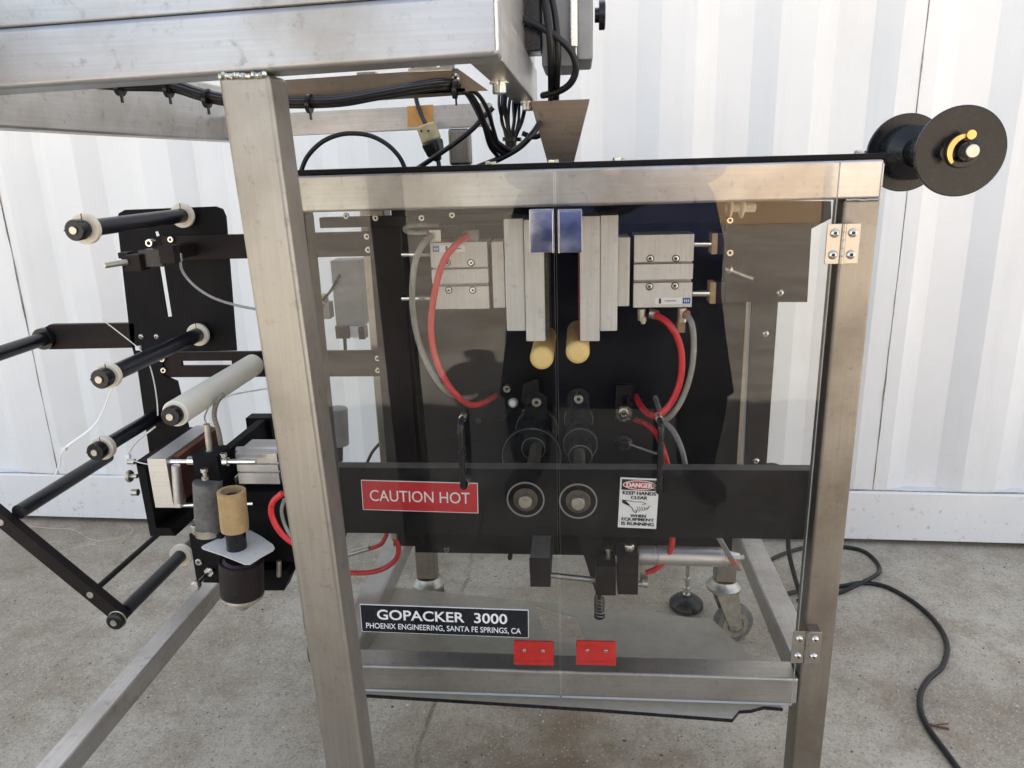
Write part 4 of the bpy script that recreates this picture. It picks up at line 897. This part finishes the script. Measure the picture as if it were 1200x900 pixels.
b = B(SY_); b.prism([p+Vector((-.004, .0, .0585)) for p in pa], (0, 0, .10)); obj('side_apron', b, tb_)
# left side rail
b = B(SY_); b.box(-.735, -.69, .30, 1.60, .058, .16, .004, 3); obj('side_rail', b, tb_)
# cross channel and far rail
b = B(SDK); q = [at(x, y, 1.02) for x, y in ((300, 96), (536, 80), (572, 106), (545, 107), (300, 123))]; b.prism(q, (0, .004, 0)); b.prism([q[4], q[3], q[3]+Vector((0, .05, 0)), q[4]+Vector((0, .05, 0))], (0, 0, .004)); cch = obj('cross_channel', b, tb_)
b = B(SCR); button(b, at(534, 91, 1.02), .0058, SCR, DRK); obj('screw', b, cch)
b = B(ZNC)
rbox(b, 418, 84, 440, 93, 1.03, .02); obj('small_bracket', b, cch); b = B(ZNC); rbox(b, 485, 72, 507, 80, 1.02, .03); rbox(b, 515, 71, 530, 80, 1.02, .02); rbox(b, 478, 79, 530, 84, 1.01, .03); obj('small_bracket', b, cch)
Yf = 1.5
b = B(SX); q0, q1 = at(345, 157, Yf), at(575, 147, Yf); h_ = .0405
b.prism([Vector((-.735, Yf, q0.z-.004)), Vector((q1.x, Yf, q1.z)), Vector((q1.x, Yf, q1.z+h_)), Vector((-.735, Yf, q0.z+h_-.004))], (0, .045, 0)); fr = obj('far_rail', b, tb_)
b = B(TAP); q = [at(x, y, Yf-.0008) for x, y in ((477, 124.5), (507.5, 122.5), (508, 147.5), (477.5, 149))]; b.prism(q, (0, .0007, 0)); obj('tape', b, fr, label='piece of orange masking tape')
# legs
def leg_box(x0t, x1t, x0b, x1b, y0, y1, zt_, zb_, mat, lab=None):
    b = B(mat); vs = [Vector(p) for p in ((x0t, y0, zt_), (x1t, y0, zt_), (x1t, y1, zt_), (x0t, y1, zt_))]
    t = bmesh.new(); a = [t.verts.new(v) for v in vs]; bb = [t.verts.new(v) for v in (Vector((x0b, y0, zb_)), Vector((x1b, y0, zb_)), Vector((x1b, y1, zb_)), Vector((x0b, y1, zb_)))]
    t.faces.new(a); t.faces.new(bb[::-1])
    for k in range(4): t.faces.new((a[k], bb[k], bb[(k+1) % 4], a[(k+1) % 4]))
    bmesh.ops.recalc_face_normals(t, faces=t.faces); bmesh.ops.bevel(t, geom=list(t.edges), offset=.0055, segments=3, affect='EDGES', profile=.5)
    b._merge(t); return obj('leg', b, tb_, lab)
tL, tR_ = at(253.5, 82, YT), at(314, 79, YT); mL, mR = at(379.5, 890, YT), at(430, 890, YT)
kz = (FLOOR+.10-tL.z)/(mL.z-tL.z)
leg_box(tL.x, tR_.x, tL.x+(mL.x-tL.x)*kz, tL.x+(mL.x-tL.x)*kz+.052, YT+.0003, YT+.0508, tz(tL.x)-.0005, FLOOR+.10, SZT, 'near leg crossing the picture in front of the machine')
b = B(SCR)
b.tube([(tL.x+.002+i*.0024, YT-.0012+random.uniform(-.0008, .0005), tz(tL.x)-.0015+random.uniform(-.0014, .0014)) for i in range(22)], lambda t: .0026+.0008*math.sin(t*80), 8, 3); obj('weld_bead', b, tb_)
leg_box(-.249, -.209, -.249, -.209, Yf+.0005, Yf+.045, .066, ZT+.0078, SZD)
leg_box(-.672, -.632, -.672, -.632, Yf+.046, Yf+.09, .066, FLOOR+.10, SZD)
leg_box(-.735, -.69, -.735, -.69, .255, .2995, .066, FLOOR+.10, SZD)
b = B(SY_); xb0, xb1 = atz(60, 884, -.76).x, atz(230, 688, -.76).x; b.box(-.7315, -.6955, .30, 1.5455, -.797, -.760, .004, 3); obj('bottom_side_rail', b, tb_)
for xc, yc in ((-.27, .825), (-.652, 1.57), (-.712, .277)):
    b = B(GRB); b.lathe((xc-.014, yc, FLOOR+.04), XP, [(0, .034), (.003, .04), (.025, .04), (.028, .034)], 30); b.m(ZNC); b.box(xc-.02, xc+.02, yc-.022, yc+.022, FLOOR+.088, FLOOR+.10, .001)
    for s_ in (-1, 1): b.box(xc+s_*.017-.0015, xc+s_*.017+.0015, yc-.015, yc+.015, FLOOR+.03, FLOOR+.088)
    obj('caster', b, tb_)

# control box on the table
cb = thing('control_box', 'grey metal control box with a hinged door at the right end of the steel table', 'control box', (at(650, 60, 1.2).x, 1.24, at(650, 70, 1.2).z))
b = B(ENC); rbox(b, 634, -60, 674, 78, 1.18, .12, .003); b.m(BLP); rbox(b, 612, -60, 633, 60, 1.17, .06, .002); obj('box_body', b, cb)
b = B(ENC); rbox(b, 676, -60, 695, 70, 1.175, .13, .004); obj('door', b, cb)
b = B(SCR); rbox(b, 668, -60, 677, 55, 1.168, .008, .002); obj('hinge', b, cb)
b = B(BLP); c = at(697, 18, 1.2); b.lathe(c, XP, [(0, .010), (.006, .010), (.006, .020), (.014, .020), (.015, .018)], 24); obj('knob', b, cb)
# sheet metal funnel standing on the top sheet
fu = B(SDK)
Yn = 1.25; A_ = [at(x, y, Yn) for x, y in ((621.5, 119), (691, 116), (672.5, 189.5), (641, 190))]
zt_ = (A_[0].z+A_[1].z)/2; zb__ = ZT+.0078
top = [Vector((A_[0].x, Yn, zt_)), Vector((A_[1].x, Yn, zt_)), Vector((A_[1].x, Yn+.09, zt_)), Vector((A_[0].x, Yn+.09, zt_))]
bot = [Vector((A_[3].x, Yn+.02, zb__)), Vector((A_[2].x, Yn+.02, zb__)), Vector((A_[2].x, Yn+.055, zb__)), Vector((A_[3].x, Yn+.055, zb__))]
for k in range(4):
    a, c_, d, e = top[k], top[(k+1) % 4], bot[(k+1) % 4], bot[k]; n_ = (c_-a).cross(e-a).normalized()*.0012; fu.prism([a, c_, d, e], n_)
obj('sheet_metal_funnel', fu, None, 'brown tapered sheet metal funnel standing on top of the machine', 'funnel', base=True)

# ------------------------------------------------------------------ the photographer, seen in the clear doors and latches
NAVY = simple('navy_shirt', (.018, .027, .072), .85, 0, .2, 30, .1, .2); JEAN = simple('dark_trousers', (.011, .012, .018), .9, 0, .25, 60, .1, .2)
SKIN = simple('skin', (.46, .27, .18), .55, 0, .08, 30); HAIR = simple('dark_hair', (.02, .015, .012), .7, 0, .3, 200, .3)
pers = thing('person', 'person in a navy shirt and dark trousers holding a phone, mirrored in the clear doors', 'person', (.10, -.52, FLOOR))
def skin_mesh(name, verts, edges, mat, root=0, sub=2, par=None):
    me = bpy.data.meshes.new(name); me.from_pydata([v[:3] for v in verts], edges, []); o = bpy.data.objects.new(name, me); C.objects.link(o)
    md = o.modifiers.new('s', 'SKIN'); md.use_smooth_shade = True
    for sv, v in zip(me.skin_vertices[0].data, verts): sv.radius = (v[3], v[4] if len(v) > 4 else v[3])
    me.skin_vertices[0].data[root].use_root = True
    o.modifiers.new('u', 'SUBSURF').levels = sub
    dg = bpy.context.evaluated_depsgraph_get(); m2 = bpy.data.meshes.new_from_object(o.evaluated_get(dg)); bpy.data.objects.remove(o)
    b = B(mat); b.bm.from_mesh(m2); bpy.data.meshes.remove(m2)
    for f in b.bm.faces: f.material_index = 0
    return obj(name, b, par or pers, sharp=180)
px_, py_ = .12, -.50
V = [(px_, py_, -.36, .21, .15), (px_, py_+.01, -.15, .19, .13), (px_, py_+.02, .06, .19, .13), (px_, py_+.01, .19, .10, .08),
     (px_-.19, py_+.0, .17, .072), (px_-.33, py_+.07, -.04, .055), (px_+.19, py_+.0, .17, .072), (px_+.33, py_+.07, -.04, .055),
     (-.105, -.13, -.035, .038), (.105, -.13, -.035, .038)]
V = [v if len(v) == 5 else (*v, v[3]) for v in V]
skin_mesh('shirt', V, [(0, 1), (1, 2), (2, 3), (3, 4), (4, 5), (3, 6), (6, 7), (5, 8), (7, 9)], NAVY)
V = [(px_, py_, -.40, .20, .15), (px_-.15, py_+.03, -.50, .14), (px_-.30, py_+.15, -.74, .105), (px_-.30, py_+.02, -1.12, .070), (px_+.15, py_+.03, -.50, .14), (px_+.30, py_+.15, -.74, .105), (px_+.30, py_+.02, -1.12, .070)]
V = [v if len(v) == 5 else (*v, v[3]) for v in V]
skin_mesh('trousers', V, [(0, 1), (1, 2), (2, 3), (0, 4), (4, 5), (5, 6)], JEAN)
hv = [(px_, py_+.03, .20, .052), (px_, py_+.05, .29, .050), (px_, py_+.09, .36, .078, .088), (px_, py_+.10, .45, .082, .098), (px_, py_+.085, .51, .06, .07)]
hv = [v if len(v) == 5 else (*v, v[3]) for v in hv]
hd = skin_mesh('head', hv, [(0, 1), (1, 2), (2, 3), (3, 4)], SKIN)
b = B(SKIN); b.lathe((px_, py_+.175, .375), (0, .3, 1), [(0, .010), (.012, .018), (.03, .012), (.05, .006)], 14)
for s_ in (-1, 1): b.lathe((px_+s_*.082, py_+.09, .375), (s_*.6, -.4, .1), [(0, .02), (.006, .028), (.01, .02)], 16)
b.m(RPR); b.bar((px_-.022, py_+.172, .345), (px_+.022, py_+.172, .345), (0, 0, 1), (0, 1, 0), .007, .012, .003)
for s_ in (-1, 1): b.m(WPR); b.lathe((px_+s_*.032, py_+.168, .415), (0, 1, 0), [(-.004, .010), (.004, .011), (.009, .006)], 14); b.m(INK); b.cyl((px_+s_*.032, py_+.174, .415), (px_+s_*.032, py_+.1785, .415), .0045)
obj('face', b, hd)
b = B(HAIR); b.lathe((px_, py_+.07, .43), (0, -.15, 1), [(-.03, .094), (.02, .100), (.06, .092), (.09, .062), (.105, .02)], 26); obj('hair', b, hd)
for s_ in (-1, 1):
    V = [(s_*.105, -.125, -.035, .026), (s_*.092, -.085, -.018, .030, .020)]; E_ = [(0, 1)]
    tips = [((.070, -.052, .028), (.052, -.030, .038), (.030, -.027, .040)), ((.072, -.048, .008), (.060, -.022, .012), (.052, -.019, .013)), ((.074, -.050, -.014), (.062, -.022, -.018), (.054, -.019, -.018)), ((.078, -.055, -.032), (.068, -.026, -.040), (.058, -.021, -.040))]
    for f_ in tips:
        k = 1
        for p_ in f_: V.append((s_*p_[0], p_[1], p_[2], .0085)); E_.append((k, len(V)-1)); k = len(V)-1
    V += [(s_*.066, -.070, .0, .010), (s_*.050, -.052, .006, .0085)]; E_ += [(1, len(V)-2), (len(V)-2, len(V)-1)]
    V = [v if len(v) == 5 else (*v, v[3]) for v in V]
    skin_mesh('hand', V, E_, SKIN)
for s_ in (-1, 1):
    b = B(DRK); b.lathe((px_+s_*.30, py_-.07, FLOOR+.045), (s_*.25, 1, 0), [(0, .03), (.03, .044), (.14, .046), (.23, .042), (.275, .022)], 24)
    for v in b.bm.verts: v.co.z = max(v.co.z, FLOOR+.001)
    obj('shoe', b, pers)
b = B(BLP); b.box(-.073, .073, -.042, -.034, -.036, .036, .003); b.box(-.016, .02, -.034, -.031, -.014, .030, .001); obj('phone', b, None, 'black phone held in both hands of the person mirrored in the doors', 'phone')

t = bmesh.new(); bb_ = B(NAVY); nr = 40; prof_ = [(.12, .18, .12), (.0, .25, .15), (-.12, .33, .18), (-.28, .375, .19), (-.45, .37, .20), (-.62, .39, .21), (-.80, .42, .22), (-.81, .39, .19), (-.45, .33, .16)]
rings = []
for z_, rx, ry in prof_:
    rings.append([bb_.bm.verts.new((px_+rx*(1+.02*math.sin(5*2*math.pi*k/nr+z_*6))*math.cos(2*math.pi*k/nr), py_+.02+ry*(1+.02*math.sin(7*2*math.pi*k/nr))*math.sin(2*math.pi*k/nr), z_)) for k in range(nr)])
for a, c_ in zip(rings, rings[1:]):
    for k in range(nr): bb_.bm.faces.new((a[k], a[(k+1) % nr], c_[(k+1) % nr], c_[k]))
obj('long_coat', bb_, pers, sharp=60)
TANW = simple('tan_wall', (.44, .29, .16), .85, 0, .12, 3); 
wh = thing('building', 'low tan building across the yard, mirrored in the steel rail and the clear doors', 'building', (4.2, -12, FLOOR))
b = B(TANW); b.box(1.0, 7.4, -16, -12, FLOOR, FLOOR+3.6, .02); obj('wall', b, wh)
b = B(ENC); b.box(.7, 7.7, -16.3, -11.7, FLOOR+3.6, FLOOR+3.8, .02); obj('roof', b, wh)
for x_ in (5.6,):
    b = B(GRB); b.box(x_-1.3, x_+1.3, -12.0, -11.96, FLOOR+.01, FLOOR+2.6, .01)
    for k in range(9): b.box(x_-1.28, x_+1.28, -11.965, -11.95, FLOOR+.1+.28*k, FLOOR+.34+.28*k, .005)
    obj('door', b, wh)
# ------------------------------------------------------------------ cables
CBL = simple('black_cable', (.009, .009, .0105), .36, 0, .25, 60, .05, .4, (.03, .028, .026))
def cable(name, pts, Y, r, lab, cat='cable', group=None, mat=CBL):
    b = B(mat)
    P = [at(q[0], q[1], q[2] if len(q) > 2 else Y) for q in pts]; b.tube(P, r, 10, 6); return obj(name, b, None, lab, cat, group)
paths = []
base = [(90, 95, .98), (140, 99, .98), (198, 101, 1.0), (230, 110, 1.0), (262, 117, 1.0), (300, 119, 1.0), (350, 120, 1.0), (400, 118, 1.0), (440, 111, 1.0), (480, 104, 1.0), (515, 99, 1.0), (533, 100, 1.02), (550, 110, 1.06), (562, 130, 1.1), (569, 150, 1.14), (577, 168, 1.17), (590, 181, 1.2)]
bun = thing('cable_bundle', 'bundle of black cables tied under the steel table and drooping towards the machine', 'cable bundle', at(400, 118, 1.0))
for k, (ox, oz, r) in enumerate(((0, 0, .0042), (.004, .005, .0038), (-.003, -.006, .0035), (.006, -.002, .003), (.0, .009, .003))):
    b = B(CBL); P = []
    for i, q in enumerate(base):
        f_ = max(0, (i-9)/6); p = at(q[0], q[1], q[2]); P.append(p+Vector((ox*.7*(1+f_*.9)-.012*f_*math.sin(k*1.9)*(1-f_)*3, 0.003*k, oz*.62)))
    b.tube(P, r, 10, 5); obj('cable', b, bun)
for px, py, Y in ((141, 101, .98), (198, 103, 1.0), (243, 115, 1.0), (363, 121, 1.0), (534, 104, 1.015)):
    c = at(px, py, Y); b = B(BLP); b.lathe(c-Vector((.003, 0, 0)), (1, 0, -.1), [(0, .012), (.005, .012)], 18); b.box(c.x-.001, c.x+.001, Y-.003, Y+.001, c.z-.02, c.z-.010); obj('cable_tie', b, bun)
cable('power_cable', [(351, 206), (360, 184), (378, 166), (402, 157), (430, 158), (452, 168), (468, 184), (477, 203, 1.22)], 1.22, .0037, 'black cable arching up behind the left end of the top rail')
cable('power_cable', [(484, 201, 1.3), (505, 187), (530, 170), (553, 152), (566, 138), (578, 126)], 1.28, .0042, 'black cable slanting up from the top rail to the loom')
cable('power_cable', [(560, 196, 1.2), (585, 186), (608, 173), (624, 157), (632, 145, 1.25)], 1.2, .0048, 'black cable curving up from the top rail beside the funnel')
lm = thing('cable_loom', 'dark twisted loom of thin cables hanging behind the corner of the table', 'cable loom', at(598, 180, 1.3))
for k in range(9):
    x0 = 578+5.2*k; b = B(CBL); jt = random.uniform; b.tube([at(586+3.6*k, 100, 1.33), at(582+4.2*k+jt(-3, 3), 122, 1.30+.004*k), at(588+2.6*k+jt(-3, 3), 142, 1.31), at(592+1.6*k+jt(-1, 1), 160, 1.31), at(595+k*.9, 178, 1.31)], jt(.0022, .0038), 7, 5); obj('cable', b, lm)
b = B(BLP); c = at(600, 164, 1.31); b.lathe(c-ZP*.002, (0.05, 0, 1), [(0, .016), (.006, .016)], 18); obj('cable_tie', b, lm)
b = B(CBL); b.tube([at(612, 156, 1.28), at(622, 160, 1.28), at(630, 160, 1.28), at(636, 154, 1.28)], .004, 8); obj('cable', b, lm)
cable('control_cable', [(634, -30, 1.15), (640, 10, 1.15), (645, 50, 1.15), (646, 90, 1.18), (646, 118, 1.262), (646, 130, 1.29)], 1.262, .0052, 'left one of two black cables dropping straight into the funnel')
cable('control_cable', [(640, -30, 1.155), (650, 15, 1.155), (654, 60, 1.155), (653, 95, 1.185), (652, 118, 1.272), (652, 130, 1.29)], 1.272, .0045, 'right one of two black cables dropping straight into the funnel')
cable('control_cable', [(612, 22, 1.15), (630, 30, 1.15), (652, 43, 1.15), (669, 60, 1.16), (675, 80, 1.17), (669, 97, 1.18), (655, 107, 1.2), (636, 112, 1.24)], 1.16, .005, 'black cable looping out of the control box round to the funnel')
pg = thing('power_plug', 'yellow and black power plug hanging below the orange tape', 'power plug', at(508, 182, 1.47))
b = B(PLG); a_, c_ = at(499, 146, 1.47), at(506, 166, 1.47); b.cyl(a_, c_, .019, seg=28, bev=.003); obj('plug_face', b, pg)
b = B(DRK); d_ = c_-a_
for s_ in (-.006, .008): b.lathe(a_+Vector((s_, -.018, -.012)), YM, [(0, .002), (.002, .002)], 8)
obj('plug_screw', b, pg)
b = B(BLP); e_ = at(512, 184, 1.47); b.lathe(c_, e_-c_, [(0, .0195), (.004, .0205), (.024, .0165), (.028, .009), (.036, .007)], 28); b.tube([e_, at(514, 191, 1.47), at(516, 206, 1.47)], .0042, 8); b.tube([a_, at(492, 130, 1.49), at(487, 112, 1.5), at(484, 78, 1.48)], .0042, 8); obj('plug_body', b, pg)
# extension cord on the ground
def cordz(pts, r, z=None): return [Vector((*atz(x, y, FLOOR+r).xy, FLOOR+(r if len(q_) < 3 else q_[2]))) for q_ in pts for x, y in (q_[:2],)]
b = B(CBL)
main = [(905, 700), (930, 694), (955, 689), (985, 687), (1010, 683), (1037, 687), (1064, 701), (1088, 720), (1104, 740), (1110, 760), (1104, 781), (1088, 796), (1079, 812), (1079, 833), (1088, 853), (1103, 874), (1122, 900), (1150, 940)]
loop = [(880, 672), (905, 655), (930, 645), (955, 640), (990, 641), (1012, 646), (1026, 657), (1031, 668), (1026, 679, .02), (1010, 688, .021), (985, 694), (960, 697), (935, 704)]
b.tube(cordz(main, .0062), .0062, 12, 6); b.tube(cordz(loop, .006), .006, 12, 6)
obj('extension_cord', b, None, 'black extension cord curling over the concrete to the right of the machine', 'extension cord')
b = B(CBL); fe = atz(924, 690, FLOOR+.006)
b.tube([at(858, 585, 1.725), at(872, 563, 1.76), at(886, 550, 1.80), at(902, 545, 1.82), at(916, 550, 1.82), at(922, 570, 1.82), at(924, 610, 1.82), at(925, 650, 1.82), Vector((fe.x, 1.80, FLOOR+.03)), Vector((fe.x-.02, 1.76, FLOOR+.007)), Vector((fe.x-.10, 1.74, FLOOR+.0065))], .0062, 12, 6)
obj('hanging_cable', b, None, 'dark cable bending out behind the cross bar and hanging down to the floor', 'cable')
cable('loose_cable', [(400, 640), (418, 585), (428, 550), (434, 534), (441, 524), (460, 505)], 1.72, .004, 'thin dark cable bending behind the left post inside the machine')
# cable ties on the rollers
def tie(pts, Y, lab):
    b = B(WHP); b.tube([at(q[0], q[1], q[2] if len(q) > 2 else Y) for q in pts], .0022, 8, 7, flat=.45)
    c = at(pts[2][0], pts[2][1], pts[2][2] if len(pts[2]) > 2 else Y); b.box(c.x-.004, c.x+.004, c.y-.003, c.y+.004, c.z-.0035, c.z+.0035, .0008)
    obj('plastic_tie', b, None, lab, 'cable tie', 'white plastic cable ties on the rollers')
tie([(119, 374, 1.2), (140, 390, 1.21), (162, 408, 1.215), (173, 422, 1.2), (180, 445, 1.19), (184, 470, 1.18), (185, 487, 1.17)], 1.2, 'white plastic tie looped over the second black roller with a free tail')
tie([(134, 448, 1.08), (112, 496, 1.1), (75, 526, 1.12), (70, 544, 1.14), (62, 562, 1.16)], 1.1, 'white plastic tie hanging below the second black roller over the long one')
tie([(182, 500, 1.2), (160, 518, 1.19), (150, 535, 1.18), (160, 541, 1.17), (178, 545, 1.16)], 1.18, 'white plastic tie pulled from the short roller to the printer block')
# litter
b = B(simple('twig', (.16, .07, .04), .8)); P = [Vector((*atz(x, y, FLOOR+.003).xy, FLOOR+.003)) for x, y in ((1087, 848), (1098, 851), (1112, 854))]; b.tube(P, .0022, 6); P = [Vector((*atz(x, y, FLOOR+.003).xy, FLOOR+.005)) for x, y in ((1090, 852), (1100, 850), (1111, 849))]; b.tube(P, .0015, 6)
obj('twig', b, None, 'small brown twig on the concrete beside the extension cord', 'twig')
b = B(simple('dry_strand', (.55, .48, .34), .7))
for pts in (((30, 617), (60, 620), (85, 622), (105, 632), (125, 634), (150, 628), (156, 622), (148, 616)), ((70, 648), (95, 642), (115, 636), (130, 632), (140, 622), (143, 616)), ((105, 638), (130, 640), (145, 634), (155, 626))):
    b.tube([Vector((*atz(x, y, FLOOR+.003).xy, FLOOR+.003+random.uniform(0, .006))) for x, y in pts], .0009, 6)
obj('dry_strand', b, None, 'tangle of dry pale strands on the concrete at the left', 'dry strands')
for nm, col_, cnt in (('pale', (.58, .55, .49), 1500), ('dark', (.09, .08, .065), 1300)):
    b = B(simple(nm+'_pebble', col_, .9)); t0 = bmesh.new(); bmesh.ops.create_icosphere(t0, subdivisions=1, radius=1)
    base_v = [v.co.copy() for v in t0.verts]; base_f = [[v.index for v in f.verts] for f in t0.faces]; t0.free(); V_, F_ = [], []
    for k in range(cnt):
        x, y = random.uniform(-1.7, 1.4), random.uniform(.85, 2.15); r_ = random.uniform(.0008, .0021) if k % 14 else random.uniform(.002, .0034); ax_, ay_ = random.uniform(.7, 1.5), random.uniform(.7, 1.4)
        n0 = len(V_); V_ += [(x+v.x*r_*ax_, y+v.y*r_*ay_, FLOOR+r_*.15+v.z*r_*.5) for v in base_v]; F_ += [[i+n0 for i in f] for f in base_f]
    me = bpy.data.meshes.new('g'); me.from_pydata(V_, [], F_); b.bm.from_mesh(me); bpy.data.meshes.remove(me)
    obj('grit', b, None, 'scattered '+nm+' grit on the concrete', 'grit', kind='stuff', smooth=False)
